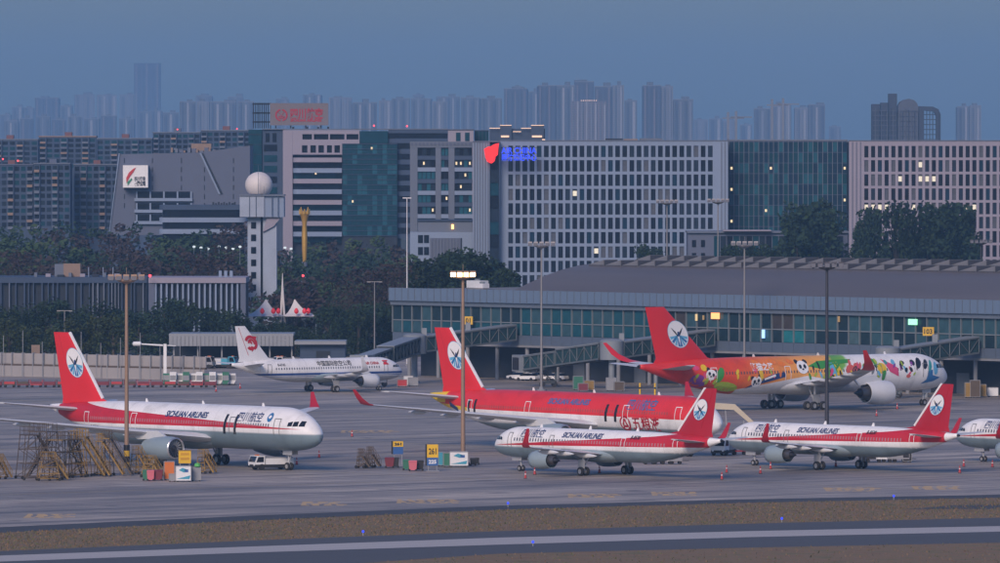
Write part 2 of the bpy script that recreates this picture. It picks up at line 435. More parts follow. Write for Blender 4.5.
def engine(root, x, y, z, Dn, Ln, mixed, m, dec=None):
    """x is the intake lip; the nacelle runs aft"""
    r = Dn / 2; e = MB()
    if mixed: prof = [(r * .80, -.25), (r * .83, 0), (r * .93, -.12), (r, -.16 * Ln), (r * 1.0, -.40 * Ln), (r * .90, -.68 * Ln), (r * .66, -Ln), (r * .60, -Ln), (r * .62, -.85 * Ln)]
    else: prof = [(r * .78, -.25), (r * .81, 0), (r * .92, -.10), (r, -.22 * Ln), (r * .99, -.55 * Ln), (r * .86, -Ln), (r * .80, -Ln), (r * .82, -.8 * Ln)]
    e.lathe(prof, (x, y, z), 'X', 28)
    n = e.build('engine', m, root, 45)
    MB().lathe([(r * .79, -.22), (r * .80, .01), (r * .835, .055), (r * .90, .0), (r * .93, -.11)], (x, y, z), 'X', 28).build('intake_lip', M_LIP, n, 60)
    MB().lathe([(r * .80, -.55), (r * .3, -.50), (.03, -.2)], (x, y, z), 'X', 24).build('fan', M_DARK, n, 40)
    fb = MB()
    for k in range(18):
        t = 2 * math.pi * k / 18; c, q = math.cos(t), math.sin(t); c2, q2 = math.cos(t + .2), math.sin(t + .2)
        fb.add([(x - .42, y + c * r * .28, z + q * r * .28), (x - .36, y + c * r * .78, z + q * r * .78), (x - .50, y + c2 * r * .78, z + q2 * r * .78), (x - .47, y + c2 * r * .28, z + q2 * r * .28)], [(0, 1, 2, 3)])
    fb.build('fan_blades', M_GREY, n)
    if mixed: MB().lathe([(r * .62, -.80 * Ln), (r * .34, -.86 * Ln), (r * .30, -.98 * Ln), (.04, -1.14 * Ln)], (x, y, z), 'X', 20).build('exhaust_cone', M_CORE, n, 60)
    else:
        MB().lathe([(r * .82, -.80 * Ln), (r * .60, -.85 * Ln), (r * .56, -1.0 * Ln), (r * .42, -1.22 * Ln), (r * .36, -1.22 * Ln)], (x, y, z), 'X', 22).build('core_cowl', M_CORE, n, 60)
        MB().lathe([(r * .38, -1.15 * Ln), (r * .22, -1.30 * Ln), (.03, -1.5 * Ln)], (x, y, z), 'X', 16).build('exhaust_cone', M_DARK, n, 60)
    return n

def livery_nodes(n, af):
    x, y, z = n.xyz(n.tc()); d = n.m('SUBTRACT', af.nx, x); u = n.m('DIVIDE', d, af.L); zr = n.m('SUBTRACT', z, af.zc)
    return d, u, zr
def windows(n, af, d, zr, col, z0, z1, pitch, d0, d1, wcol, fill=.42):
    ph = n.m('FRACT', n.m('DIVIDE', d, pitch))
    a = n.m('LESS_THAN', ph, fill); b = n.m('MULTIPLY', n.m('GREATER_THAN', zr, z0), n.m('LESS_THAN', zr, z1))
    c = n.m('MULTIPLY', n.m('GREATER_THAN', d, d0), n.m('LESS_THAN', d, d1))
    return n.mix(n.m('MULTIPLY', n.m('MULTIPLY', a, b), c), col, wcol)
def skin(n, col, d, rough=.42):
    k = n.noise(n.tc(), .35, 5); col = n.mix(n.m('MULTIPLY', n.step(.45, .75, k), .32), col, (.30, .30, .30), 'MULTIPLY')
    fr = n.m('FRACT', n.m('DIVIDE', d, 3.2)); seam = n.m('LESS_THAN', fr, .018)
    col = n.mix(n.m('MULTIPLY', seam, .30), col, (.1, .1, .12))
    return n.done(col, n.m('MULTIPLY_ADD', k, .2, rough - .08))

def sichuan_skin(name, af, up, lo, belly_z, wz, pitch):
    n = NT(name); d, u, zr = livery_nodes(n, af)
    hi = n.m('ADD', n.m('MULTIPLY_ADD', u, up[1], up[0]), n.m('MULTIPLY', n.m('POWER', n.m('MAXIMUM', n.m('SUBTRACT', u, up[2]), 0.0), 2.0), up[3]))
    low = n.m('MULTIPLY_ADD', u, lo[1], lo[0])
    col = n.mix(n.step(belly_z + .15, belly_z - .15, zr), WHITE, BELLY)
    s = n.m('MULTIPLY', n.m('MULTIPLY', n.m('LESS_THAN', zr, hi), n.m('GREATER_THAN', zr, low)), n.m('GREATER_THAN', u, .035))
    s = n.m('MULTIPLY', s, n.m('LESS_THAN', u, .955))
    inred = s; col = n.mix(s, col, (.52, .018, .032))
    wc = n.mix(inred, (.04, .05, .08), (.42, .20, .22))
    col = windows(n, af, d, zr, col, wz, wz + .42, pitch, af.L * .125, af.L * .80, wc)
    return skin(n, col, d)

def fin_logo(root, fin, af, cx, cz, rx, rz, lean, th):
    """round airline emblem: pale disc, dark bird, blue waves, on both faces of the fin"""
    for side in (1, -1):
        def put(name, poly, m, lift):
            mb = MB(); pts = [(af.nx - (cx + x + lean * z), side * (th + lift), cz + z) for x, z in poly]
            mb.add(pts, [tuple(range(len(pts)))]); return mb.build(name, m, fin)
        put('emblem_disc', ell(0, 0, rx, rz, 28), M_WHT, 0)
        k = rx
        # lower half: fan of blue wave stripes
        for a in (-82, -60, -38, -16): 
            for sg in (1, -1):
                t0, t1 = R(a - 8), R(a + 7)
                p = [(sg * .10 * rx, -.20 * rz), (sg * .92 * rx * math.cos(t0), -.05 * rz + .90 * rz * math.sin(t0)), (sg * .92 * rx * math.cos(t1), -.05 * rz + .90 * rz * math.sin(t1)), (sg * .12 * rx, -.08 * rz)]
                put('emblem_wave', p, M_LBLUE if (a in (-60, -16)) else M_BLUE, .012)
        # the bird: two raised wings and a body
        for sg in (1, -1):
            put('emblem_wing', [(sg * .06 * rx, -.10 * rz), (sg * .22 * rx, .20 * rz), (sg * .62 * rx, .52 * rz), (sg * .40 * rx, .18 * rz), (sg * .14 * rx, -.12 * rz)], M_BLK, .024)
        put('emblem_body', [(-.10 * rx, -.16 * rz), (.12 * rx, -.16 * rz), (.05 * rx, .12 * rz), (-.06 * rx, .22 * rz), (-.16 * rx, .16 * rz)], M_NAVY, .03)
        put('emblem_ring', [p for p in ell(0, 0, rx * 1.04, rz * 1.04, 28)], M_LBLUE, -.01)

def airliner(name, label, spec, skin_mat):
    af = spec['af']; nx = af.nx; root = thing(name, label, 'airplane')
    body = af.body(skin_mat, root)
    Z, Rr = af.zc, af.R
    # belly fairing
    b0, b1 = spec['belly']; rings = []
    for k in range(13):
        t = k / 12; d = b0 + (b1 - b0) * t; q = math.sin(math.pi * min(1, max(0, t))) ** .45 if 0 < t < 1 else .02
        rings.append([(nx - d, 1.08 * Rr * q * math.cos(a), Z - .52 * Rr + .62 * Rr * q * math.sin(a)) for a in [2 * math.pi * i / 20 for i in range(20)]])
    MB().loft(rings).build('belly_fairing', spec.get('m_belly', M_NAC), root, 60)
    # wings
    for side in (1, -1):
        rings = [foil(nx - le, ch, th, side * y, z) for y, le, ch, z, th in spec['wing']]
        if side < 0: rings = [r[::-1] for r in rings]
        w = smooth_ring_loft('wing', rings, spec.get('m_wing', M_WING), root)
        y, le, ch, z, th = spec['wing'][-1]
        rings = [foil(nx - le - a * 1.0, c, .10, side * (y + b), z + h) for a, b, h, c in spec['tip']]
        if side < 0: rings = [r[::-1] for r in rings]
        smooth_ring_loft('winglet', rings, spec.get('m_tip', M_DRED), w)
        for fy in spec['tracks']:
            ws = spec['wing']
            for q in range(len(ws) - 1):
                if ws[q][0] <= fy <= ws[q + 1][0]:
                    t = (fy - ws[q][0]) / (ws[q + 1][0] - ws[q][0]); le, ch, z = (ws[q][j] + (ws[q + 1][j] - ws[q][j]) * t for j in (1, 2, 3))
            xx = nx - le - ch
            MB().lathe([(.03, 2.6), (.28, 1.6), (.34, .4), (.2, -.9), (.03, -1.6)], (xx, side * fy, z - .35), 'X', 10, (True, True)).build('flap_fairing', M_WING, w, 60)
        # tailplane
        rings = [foil(nx - le, ch, th, side * y, z) for y, le, ch, z, th in spec['stab']]
        if side < 0: rings = [r[::-1] for r in rings]
        smooth_ring_loft('tailplane', rings, spec.get('m_stab', M_WING), root)
        # engine and pylon
        ex, ey, ez, dn, ln, mixed = spec['engine']
        en = engine(root, nx - ex, side * ey, ez, dn, ln, mixed, spec.get('m_nac', M_NAC))
        MB().prism_xz([(nx - ex - ln * .25, ez + dn * .42), (nx - ex - ln * 1.3, ez + dn * .32), (nx - ex - ln * 1.55, ez + dn * .62), (nx - ex - ln * .6, ez + dn * .72)][::-1], side * ey - .16, side * ey + .16).build('pylon', M_WING, en)
        # main gear
        gx, gy, wr, ww, ax = 0.0, spec['track'] / 2, spec['wr'], spec['ww'], spec['axles']
        gm = MB(); gm.tube((gx, side * gy, wr * .8), (gx, side * gy, Z - .4 * Rr), wr * .30, wr * .32, 10)
        gm.tube((gx, side * gy, wr * 1.6), (gx, side * (gy - Rr * .55), Z - .6 * Rr), wr * .16, None, 8)
        gm.tube((gx, side * (gy - .75 * ww), wr), (gx, side * (gy + .75 * ww), wr), wr * .2, None, 8)
        if ax: gm.bar((gx - ax, side * gy, wr), (gx + ax, side * gy, wr), wr * .3)
        gm.box((gx + .1, side * (gy + .25), wr * 2.6), (wr * 2.2, .06, wr * 2.0))
        g = gm.build('main_gear', M_STRUT, root, 40)
        for dx in ((-ax, ax) if ax else (0,)):
            for dy in (-1, 1): wheel(g, gx + dx, side * gy + dy * spec['wsp'] / 2, wr, wr, ww)
    # nose gear
    nd, nr = spec['nose_gear']; x = nx - nd; r, zc = af.sec(nd)
    gm = MB(); gm.tube((x, 0, nr * .8), (x, 0, zc - .8 * r), nr * .3, None, 10); gm.tube((x, -.4, nr), (x, .4, nr), nr * .18, None, 8)
    gm.tube((x, 0, nr * 2.2), (x + 1.1, 0, zc - .9 * r), nr * .16, None, 8)
    for sg in (-1, 1): gm.box((x + .3, sg * .5, zc - r - nr * .35), (1.9, .05, nr * 1.6))
    g = gm.build('nose_gear', M_STRUT, root, 40)
    for dy in (-1, 1): wheel(g, x, dy * .30, nr, nr, nr * .52)
    # fin
    rings = [foil(nx - le, ch, th, 0, z, 'fin') for le, ch, z, th in spec['fin']]
    fin = MB().loft([r[::-1] for r in rings]).build('fin', spec.get('m_fin', M_RED), root, 50)
    if 'm_edge' in spec:                               # pale leading edge
        a, b = spec['fin'][1], spec['fin'][-1]
        MB().bar((nx - a[0] + .06, 0, a[2]), (nx - b[0] + .06, 0, b[2]), .30, .27).build('leading_edge', spec['m_edge'], fin)
    # rudder line
    a, b = spec['fin'][1], spec['fin'][-1]
    for sg in (1, -1):
        p0, p1 = Vector((nx - a[0] - a[1] * .70, sg * .16, a[2] + .5)), Vector((nx - b[0] - b[1] * .66, sg * .05, b[2] - .3))
        MB().bar(p0, p1, .06).build('rudder_gap', M_DRED, fin)
    # cockpit windows, doors
    k = Rr / 2.0
    for side in (1, -1):
        for j, (da, db) in enumerate(((1.35, 1.95), (2.02, 2.62), (2.70, 3.25))):
            da, db = da * spec['cw'], db * spec['cw']; zt = spec['cwz']
            af.decal('cockpit_window', [(da, zt + .02 * j), (db, zt + .02), (db - .05, zt + .50 * k - .10 * j), (da + .22 - .1 * j, zt + .46 * k)], M_GLASS, root, side, .05, .3)
        for d, h, pale in spec['doors']:
            w = .42 * k; z0, z1 = spec['door_z'], spec['door_z'] + h; t = .085 * (k ** .5)
            m = M_WHT if pale else M_GREY
            dr = af.decal('door', [(d - w, z0), (d - w + t, z0), (d - w + t, z1), (d - w, z1)], m, root, side, .05, .4)
            af.decal('door_edge', [(d + w - t, z0), (d + w, z0), (d + w, z1), (d + w - t, z1)], m, dr, side, .05, .4)
            af.decal('door_edge', [(d - w, z1), (d + w, z1), (d + w, z1 + t), (d - w, z1 + t)], m, dr, side, .05, .4)
        # blades and probes
    for d in spec.get('antennas', (.2, .42, .63)):
        x = nx - d * af.L
        MB().prism_xz([(x, Z + Rr * 1.02), (x - .55, Z + Rr * 1.02), (x - .50, Z + Rr * 1.02 + .45), (x - .28, Z + Rr * 1.02 + .45)][::-1], -.04, .04).build('antenna', M_WHT, root)
    # tail cone tip
    r, zc = af.sec(af.L)
    MB().lathe([(r * .98, 0.0), (r * .6, -.35), (r * .55, -.1)], (nx - af.L, 0, zc), 'X', 14).build('exhaust_pipe', M_DARK, root, 60)
    return root, fin

def place(o, px, py, deg):
    o.location = gp(px, py); o.rotation_euler = (0, 0, R(deg))

# ---------------------------------------------------------------- narrow body jets, white with a red stripe
A1 = Airframe(44.5, 1.99, 3.84, 21.97, 5.6, 14.5)
spec_n = dict(af=A1, belly=(15.0, 27.5),
    wing=[(0, 16.2, 7.6, 2.75, .120), (2.0, 17.0, 6.6, 2.80, .120), (6.3, 19.3, 4.1, 3.20, .110), (16.4, 24.6, 1.65, 4.10, .097)],
    tip=[(0, 0, 0, 1.65), (.35, .45, .22, 1.45), (.9, .72, .9, 1.1), (1.9, .95, 2.45, .55)], tracks=(4.2, 8.6, 12.0),
    stab=[(0, 38.0, 4.2, 4.75, .099), (.8, 38.4, 3.8, 4.85, .099), (6.2, 41.8, 1.45, 5.35, .088)],
    engine=(14.4, 5.75, 1.95, 2.42, 3.5, False), track=7.59, wr=.585, ww=.42, wsp=.93, axles=0, nose_gear=(5.07, .39),
    fin=[(33.2, 9.8, 5.5, .024), (36.4, 6.35, 6.15, .072), (41.55, 2.15, 11.76, .067)], cw=1.0, cwz=.28,
    doors=((5.0, 1.85, False), (13.4, 1.7, False), (27.6, 1.7, True), (37.2, 1.7, True)), door_z=-.62, m_edge=M_WHT, m_fin=M_DRED)
skin_n = sichuan_skin('skin_striped_narrowbody', A1, (-.46, 2.63, .70, 14.0), (-.42, .75), -.55, .24, .533)
jet, fin = airliner('passenger_jet', 'white red-striped narrow-body jet parked in front of the red wide-body jet', spec_n, skin_n)
fin_logo(jet, fin, A1, 40.75, 9.0, 1.22, 1.32, .30, .20)
for sd in (1, -1):
    A1.text('四川航空', 1.15, 7.0 if sd > 0 else 6.5, .85, M_NAVY, jet, sd, .012)
    A1.text('SICHUAN AIRLINES', .92, 15.3, .92, M_NAVY, jet, sd, .028, .2)
    A1.text('B-8530', .62, 28.8, 1.05, M_BLK, jet, sd, .012, .15)
    A1.decal('cargo_door', [(37.0, -1.2), (38.3, -1.2), (38.3, -1.32), (37.0, -1.32)], M_GREY, jet, sd)
place(jet, 605.5, 475.3, 130.3)
jet2 = dup(jet, 'white narrow-body jet with red stripe and red tail, nose left, beyond the long grey boom'); place(jet2, 840.6, 469.5, 130.3)
jet2['label'] = 'white red-striped narrow-body jet parked in front of the dark light mast'
jet3 = dup(jet, 'white narrow-body jet cut off by the right edge, only its nose showing'); place(jet3, 1071, 465.6, 130.3)

# ---------------------------------------------------------------- white wide body with red stripe
A2 = Airframe(58.8, 2.82, 5.45, 28.85, 7.6, 18.5)
def spec_wide(L, shift):
    return dict(belly=(17.5 + shift, 37 + shift),
    wing=[(0, 18.6 + shift, 13.2, 3.9, .120), (2.8, 20.4 + shift, 11.2, 4.0, .120), (9.5, 24.9 + shift, 7.3, 4.75, .110), (29.3, 36.6 + shift, 2.4, 6.9, .092)],
    tip=[(0, 0, 0, 2.4), (.4, .35, .12, 2.1), (1.5, .75, .9, 1.4), (2.6, 1.15, 2.1, .7)], tracks=(7.0, 12.5, 17.5, 22.0),
    engine=(18.9 + shift, 9.37, 2.75, 3.15, 6.3, True), track=10.68, wr=.70, ww=.5, wsp=1.4, axles=.99, nose_gear=(6.67, .52), cw=1.25, cwz=.45, door_z=-.75)
s2 = spec_wide(58.8, 0.0)
s2.update(af=A2, stab=[(0, 49.8, 6.6, 6.9, .099), (1.0, 50.4, 6.0, 7.0, .099), (9.7, 56.4, 2.2, 7.9, .088)],
    fin=[(44.6, 11.6, 7.7, .024), (47.2, 8.9, 8.55, .072), (54.6, 3.6, 17.4, .067)],
    doors=((5.9, 2.1, False), (15.3, 2.1, False), (36.8, 2.1, True), (48.0, 2.0, True)), m_edge=M_WHT)
skin_w = sichuan_skin('skin_striped_widebody', A2, (.02, 2.55, .70, 16.0), (.10, -.25), -.55, .32, .533)
wide, fin = airliner('passenger_jet', 'white wide-body jet with red stripe and red tail beside yellow stairs', s2, skin_w)
fin_logo(wide, fin, A2, 53.1, 13.3, 1.75, 1.95, .30, .27)
for sd in (1, -1):
    A2.text('SICHUAN AIRLINES', 1.05, 21.0, 1.15, M_NAVY, wide, sd, .032, .2)
    A2.text('四川航空', 1.35, 9.2, 1.0, M_NAVY, wide, sd, .015)
    A2.text('B-5960', .7, 45.0, -.9, M_BLK, wide, sd, .012, .15)
    for d in (14.5, 16.7): A2.decal('dark_door_mark', [(d, -.8), (d + .5, -.8), (d + .2, 1.75), (d - .3, 1.75)], M_BLK, wide, sd, .05)
    A2.decal('round_emblem', ell(7.6, 1.55, .55, .6, 14), M_BLUE, wide, sd, .045)
    A2.decal('round_emblem_inner', ell(7.6, 1.6, .30, .22, 10), M_WHT, wide, sd, .06)
place(wide, 185.5, 465.5, -49.8)

# ---------------------------------------------------------------- red wide body
A3 = Airframe(63.66, 2.82, 5.45, 32.07, 7.6, 18.5)
n = NT('skin_red_widebody'); d, u, zr = livery_nodes(n, A3)
cut = n.m('ADD', n.m('MULTIPLY_ADD', u, .55, -.35), n.m('MULTIPLY', n.m('POWER', n.m('MAXIMUM', n.m('SUBTRACT', u, .80), 0.0), 1.0), 3.0))
col = n.mix(n.m('GREATER_THAN', zr, cut), WHITE, (.70, .030, .034))
col = n.mix(n.step(-1.5, -1.9, zr), col, BELLY)
band = n.m('MULTIPLY', n.m('LESS_THAN', n.m('ABSOLUTE', n.m('SUBTRACT', zr, n.m('SUBTRACT', cut, .18))), .26), n.m('GREATER_THAN', u, .83))
col = n.mix(band, col, (.8, .50, .02))
col = n.mix(n.m('MULTIPLY', n.m('GREATER_THAN', u, .925), n.m('GREATER_THAN', zr, .8)), col, (.80, .55, .02))
col = n.mix(n.m('GREATER_THAN', u, .975), col, (.8, .55, .02))
col = n.mix(n.m('LESS_THAN', u, .055), col, WHITE)
col = windows(n, A3, d, zr, col, .30, .70, .533, 8, 51, (.36, .09, .08))
skin_r = skin(n, col, d)
s3 = spec_wide(63.66, 3.2)
s3.update(af=A3, stab=[(0, 54.3, 6.6, 6.9, .099), (1.0, 54.9, 6.0, 7.0, .099), (9.7, 60.9, 2.2, 7.9, .088)],
    fin=[(49.4, 11.6, 7.7, .024), (51.9, 8.9, 8.55, .072), (59.2, 3.6, 16.9, .067)],
    doors=((5.9, 2.1, True), (17.0, 2.1, True), (38.5, 2.1, True), (52.0, 2.0, True)), m_edge=M_WHT)
redjet, fin = airliner('passenger_jet', 'red and white wide-body jet with yellow tail cone behind the lit lamp mast', s3, skin_r)
fin_logo(redjet, fin, A3, 57.6, 13.0, 1.75, 1.95, .30, .27)
for sd in (1, -1):
    A3.text('SICHUAN AIRLINES', 1.05, 25.3, 1.25, M_BLUE, redjet, sd, .030, .2)
    A3.text('四川航空', 1.6, 10.8, .95, M_BLUE, redjet, sd, .02)
    A3.text('五粮液', 2.0, 9.8, -1.75, M_DRED, redjet, sd, .03)
    for a, b in ((1.15, M_DRED), (.85, M_WHT)): A3.decal('round_mark', ell(17.2, -1.05, a, a * .9, 18), b, redjet, sd, .04 + (1.15 - a) * .05)
    A3.decal('mark_stroke', [(16.4, -1.75), (16.75, -1.75), (17.3, -.5), (17.1, -.35)], M_DRED, redjet, sd, .07)
    A3.decal('mark_stroke', [(17.6, -1.75), (18.0, -1.75), (17.35, -.35), (17.1, -.4)], M_DRED, redjet, sd, .07)
    for d in (19.0, 21.1, 52.2, 50.6): A3.decal('dark_door_mark', [(d, -.9), (d + .5, -.9), (d + .2, 1.45), (d - .3, 1.45)], M_BLK, redjet, sd, .05)
    A3.text('B-5945', .7, 47.0, -.95, M_BLK, redjet, sd, .012, .15)
    A3.decal('tail_accent', [(55.4, -.4), (57.6, .3), (57.6, 1.0), (55.4, .2)], M_NAVY, redjet, sd, .05)
place(redjet, 571.5, 451.5, -50.8)

# ---------------------------------------------------------------- painted panda wide body at the terminal
A5 = Airframe(66.8, 2.98, 5.62, 33.77, 7.8, 21.0)
n = NT('skin_panda_jet'); d, u, zr = livery_nodes(n, A5)
w = n.m('MULTIPLY', n.m('SUBTRACT', n.noise(n.vec(n.m('MULTIPLY', u, 9.0), n.m('MULTIPLY', zr, .30), 0.0), 1.0, 3), .5), .10)
uu = n.m('ADD', n.m('ADD', u, w), n.m('MULTIPLY', zr, .012))
col = n.ramp(uu, [(.0, (.80, .80, .80)), (.385, (.80, .80, .80)), (.40, (.20, .45, .06)), (.435, (.12, .36, .06)), (.45, (.82, .42, .10)), (.56, (.82, .34, .07)), (.65, (.80, .22, .04)), (.72, (.72, .08, .025)), (.9, (.66, .035, .03))])
lower = n.m('LESS_THAN', zr, n.m('MULTIPLY_ADD', n.m('ABSOLUTE', n.m('SUBTRACT', u, .50)), -9.0, -.15))
col = n.mix(n.m('MULTIPLY', lower, n.m('LESS_THAN', u, .72)), col, (.74, .74, .75))
col = windows(n, A5, d, zr, col, .35, .80, .60, 9, 54, (.10, .07, .08))
skin_p = skin(n, col, d)
s5 = dict(af=A5, belly=(21, 42),
    wing=[(0, 22.3, 14.0, 4.0, .115), (3.0, 24.3, 11.8, 4.1, .115), (10.5, 29.6, 7.6, 5.0, .103), (28.8, 41.8, 3.0, 7.2, .087)],
    tip=[(0, 0, 0, 3.0), (1.2, 1.3, .35, 2.5), (2.8, 2.5, 1.3, 1.7), (4.8, 3.4, 3.2, .8)], tracks=(7.5, 13.5, 19.0, 24.0),
    stab=[(0, 56.0, 7.0, 6.9, .099), (1.0, 56.6, 6.4, 7.0, .099), (9.4, 63.0, 2.3, 7.8, .088)],
    engine=(22.2, 10.5, 2.75, 3.95, 5.2, False), track=10.6, wr=.70, ww=.55, wsp=1.7, axles=1.0, nose_gear=(5.1, .53),
    fin=[(49.8, 14.0, 8.0, .024), (52.4, 10.9, 8.75, .072), (61.6, 4.0, 17.05, .067)], cw=1.35, cwz=.62,
    doors=((7.2, 2.2, False), (17.5, 2.2, False), (37.5, 2.2, True), (53.0, 2.2, True)), door_z=-.8, m_nac=M_NACW, m_tip=M_RED, m_belly=M_NACW)
panda, fin = airliner('passenger_jet', 'wide-body jet painted with pandas, red tail to white nose, at the terminal', s5, skin_p)
fin_logo(panda, fin, A5, 58.9, 12.6, 2.05, 2.15, .30, .33)
def bear(c, d, z, s, sd, tilt=0.0):
    c_, s_ = math.cos(tilt), math.sin(tilt)
    def e(name, x, y, rx, rz, m, off):
        af_x = d + (x * c_ - y * s_) * s; af_z = z + (x * s_ + y * c_) * s
        A5.decal(name, ell(af_x, af_z, rx * s, rz * s, 12), m, c, sd, off)
    e('painted_ear', -.8, .75, .38, .36, M_BLK, .04); e('painted_ear', .8, .75, .38, .36, M_BLK, .04)
    e('painted_face', 0, 0, 1.1, .92, M_WHT, .06)
    e('painted_eye', -.42, .1, .26, .30, M_BLK, .09); e('painted_eye', .42, .1, .26, .30, M_BLK, .09); e('painted_nose', 0, -.28, .2, .13, M_BLK, .09)
for sd in (1, -1):
    P = lambda name, poly, m, off=.045: A5.decal(name, poly, m, panda, sd, off)
    A5.text('熊猫之路', 1.25, 40.3, 1.0, M_WHT, panda, sd, .04)
    bear(panda, 34.2, 1.25, 1.15, sd)                                         # on the orange
    bear(panda, 53.6, .35, .95, sd, .3); bear(panda, 44.3, -.9, 1.0, sd, -.2)
    P('painted_leaf', ell(50.3, -1.6, 2.4, .75, 12, .15), M_LGRN); P('painted_leaf', ell(51.8, .3, .7, 1.3, 12, .4), M_GRN)
    P('painted_blossom', ell(55.8, -.6, 1.7, 1.0, 12, .2), M_PUR); P('painted_blossom', ell(54.9, 1.5, .6, .55, 10), M_YEL); P('painted_blossom', ell(56.4, 1.5, .6, .4, 10), M_PINK)
    P('painted_ribbon', [(38.0, -.2), (43.5, -1.3), (46.5, -2.0), (44.5, -1.0), (41.0, .2), (38.3, .6)], M_NAVY); P('painted_leaf', ell(43.3, .3, .4, 1.1, 10, -.2), M_YEL)
    P('painted_dot_row', [(40.2, -.1), (42.6, -.7), (42.7, -.4), (40.3, .25)], M_WHT, .07)
    P('painted_swoosh', [(23.0, 2.4), (30.5, 2.2), (33.0, 1.4), (30.0, .9), (27.5, 1.6), (24.0, 1.8)], M_GRN)
    P('painted_stripe', [(26.7, -.6), (27.6, -.6), (28.6, 1.8), (27.5, 1.9)], M_LBLUE); P('painted_stripe', [(25.3, -.6), (26.2, -.6), (27.3, 1.9), (26.5, 2.0)], M_YEL)
    P('painted_bloom', ell(23.6, .5, 1.25, 1.0, 12, .3), M_CORAL); P('painted_bloom', ell(22.3, 1.2, .8, .6, 10), M_CORAL)
    for q, (dd, zz) in enumerate(((20.9, .9), (19.8, 1.5), (18.9, .6), (18.2, 1.7))): P('painted_leaf', ell(dd, zz, .32, .8, 10, .4 * (-1) ** q), (M_GRN, M_TEAL, M_GREY, M_GRN)[q])
    P('painted_bloom', ell(16.9, .8, 1.0, .9, 12), M_YEL); P('painted_bloom', ell(16.6, -.4, .4, .9, 10), M_GRN)
    P('painted_kite', [(13.2, -.6), (15.2, .2), (16.6, 2.3), (14.6, 1.5), (13.4, .8)], M_PINK)
    P('painted_round', ell(11.0, .4, 1.35, 1.35, 18), M_WHT, .05); P('painted_ear', ell(12.2, 1.5, .55, .5, 10), M_BLK, .04); P('painted_ear', ell(9.9, 1.6, .55, .5, 10), M_BLK, .04)
    P('painted_eye', ell(11.6, .45, .32, .42, 10, .5), M_BLK, .08); P('painted_eye', ell(10.5, .5, .32, .42, 10, -.5), M_BLK, .08); P('painted_mouth', ell(11.1, -.55, .5, .3, 10), M_CORAL, .08)
    P('painted_paw', ell(8.6, 1.5, .55, 1.0, 10, .5), M_BLK); P('painted_paw', ell(7.1, 1.3, .45, .9, 10, .5), M_BLK)
    P('painted_leaf', ell(6.0, 1.0, .35, 1.1, 10, .4), M_TEAL); P('painted_leaf', ell(4.7, .6, .6, 1.1, 12, .2), M_LBLUE)
    P('painted_swoosh', [(7.9, -1.9), (5.2, -1.5), (3.6, -.9), (4.7, -.7), (5.6, -.5), (5.5, .4), (6.7, 0.2), (6.9, -1.2)], M_BLUE)
for sd in (1, -1):
    rd = random.Random(31); pal = (M_GRN, M_TEAL, M_PINK, M_YEL, M_LBLUE, M_BLK, M_LGRN, M_PUR, M_CORAL, M_BLK)
    for i in range(46):
        dd = rd.uniform(9.5, 33); zz = rd.uniform(-.5, 2.1) - max(0, dd - 24) * .02; mm = pal[rd.randrange(len(pal))]
        A5.decal('painted_leaf', ell(dd, zz, rd.uniform(.14, .34), rd.uniform(.35, .75), 8, rd.uniform(-.9, .9)), mm, panda, sd, .055 + i * .0004)
    for i in range(16):
        dd = rd.uniform(38, 57); A5.decal('painted_leaf', ell(dd, rd.uniform(-1.0, 1.2), rd.uniform(.15, .4), rd.uniform(.3, .7), 8, rd.uniform(-.9, .9)), (M_YEL, M_ORA, M_LGRN, M_PINK)[i % 4], panda, sd, .055 + i * .0004)
    for i in range(5): A5.decal('painted_blossom', ell(36.5 + i * 1.9, 2.2 - .35 * (i % 2), .8, .4, 10, .2), M_ORA, panda, sd, .05 + i * .0004)
place(panda, 793.5, 409.1, 39.3)

# ---------------------------------------------------------------- white narrow body with blue line
A4 = Airframe(37.57, 1.99, 3.84, 17.7, 5.6, 14.0)
n = NT('skin_blue_line_narrowbody'); d, u, zr = livery_nodes(n, A4)
col = n.mix(n.step(-1.15, -1.35, zr), WHITE, (.45, .47, .50))
ln_ = n.m('MULTIPLY', n.m('LESS_THAN', n.m('ABSOLUTE', n.m('ADD', zr, .62)), .20), n.m('LESS_THAN', u, .93))
col = n.mix(ln_, col, (.03, .09, .30))
ln_ = n.m('LESS_THAN', n.m('ABSOLUTE', n.m('ADD', zr, 1.0)), .05)
col = n.mix(ln_, col, (.05, .12, .35))
col = windows(n, A4, d, zr, col, .20, .56, .533, 6.2, 29, (.07, .08, .11))
skin_c = skin(n, col, d)
s4 = dict(af=A4, belly=(11.0, 23.0),
    wing=[(0, 11.7, 7.6, 2.75, .120), (2.0, 12.5, 6.6, 2.80, .120), (6.3, 14.8, 4.1, 3.20, .110), (16.4, 20.1, 1.65, 4.10, .097)],
    tip=[(0, 0, 0, 1.65), (.35, .45, .22, 1.45), (.9, .72, .9, 1.1), (1.9, .95, 2.45, .55)], tracks=(4.2, 8.6, 12.0),
    stab=[(0, 31.1, 4.2, 4.75, .099), (.8, 31.5, 3.8, 4.85, .099), (6.2, 34.9, 1.45, 5.35, .088)],
    engine=(10.1, 5.75, 1.95, 2.42, 3.5, False), track=7.59, wr=.585, ww=.42, wsp=.93, axles=0, nose_gear=(5.07, .39),
    fin=[(26.3, 9.8, 5.5, .024), (29.5, 6.35, 6.15, .072), (34.6, 2.15, 11.76, .067)], cw=1.0, cwz=.28,
    doors=((5.0, 1.85, False), (30.2, 1.7, False)), door_z=-.62, m_fin=M_WHT, m_tip=M_WHT, m_nac=M_NACW)
blue, fin = airliner('passenger_jet', 'white narrow-body jet with thin blue line and red bird emblem on white tail', s4, skin_c)
M_PHX = mat('phoenix_red', (.50, .02, .03), .4, 0, 0)
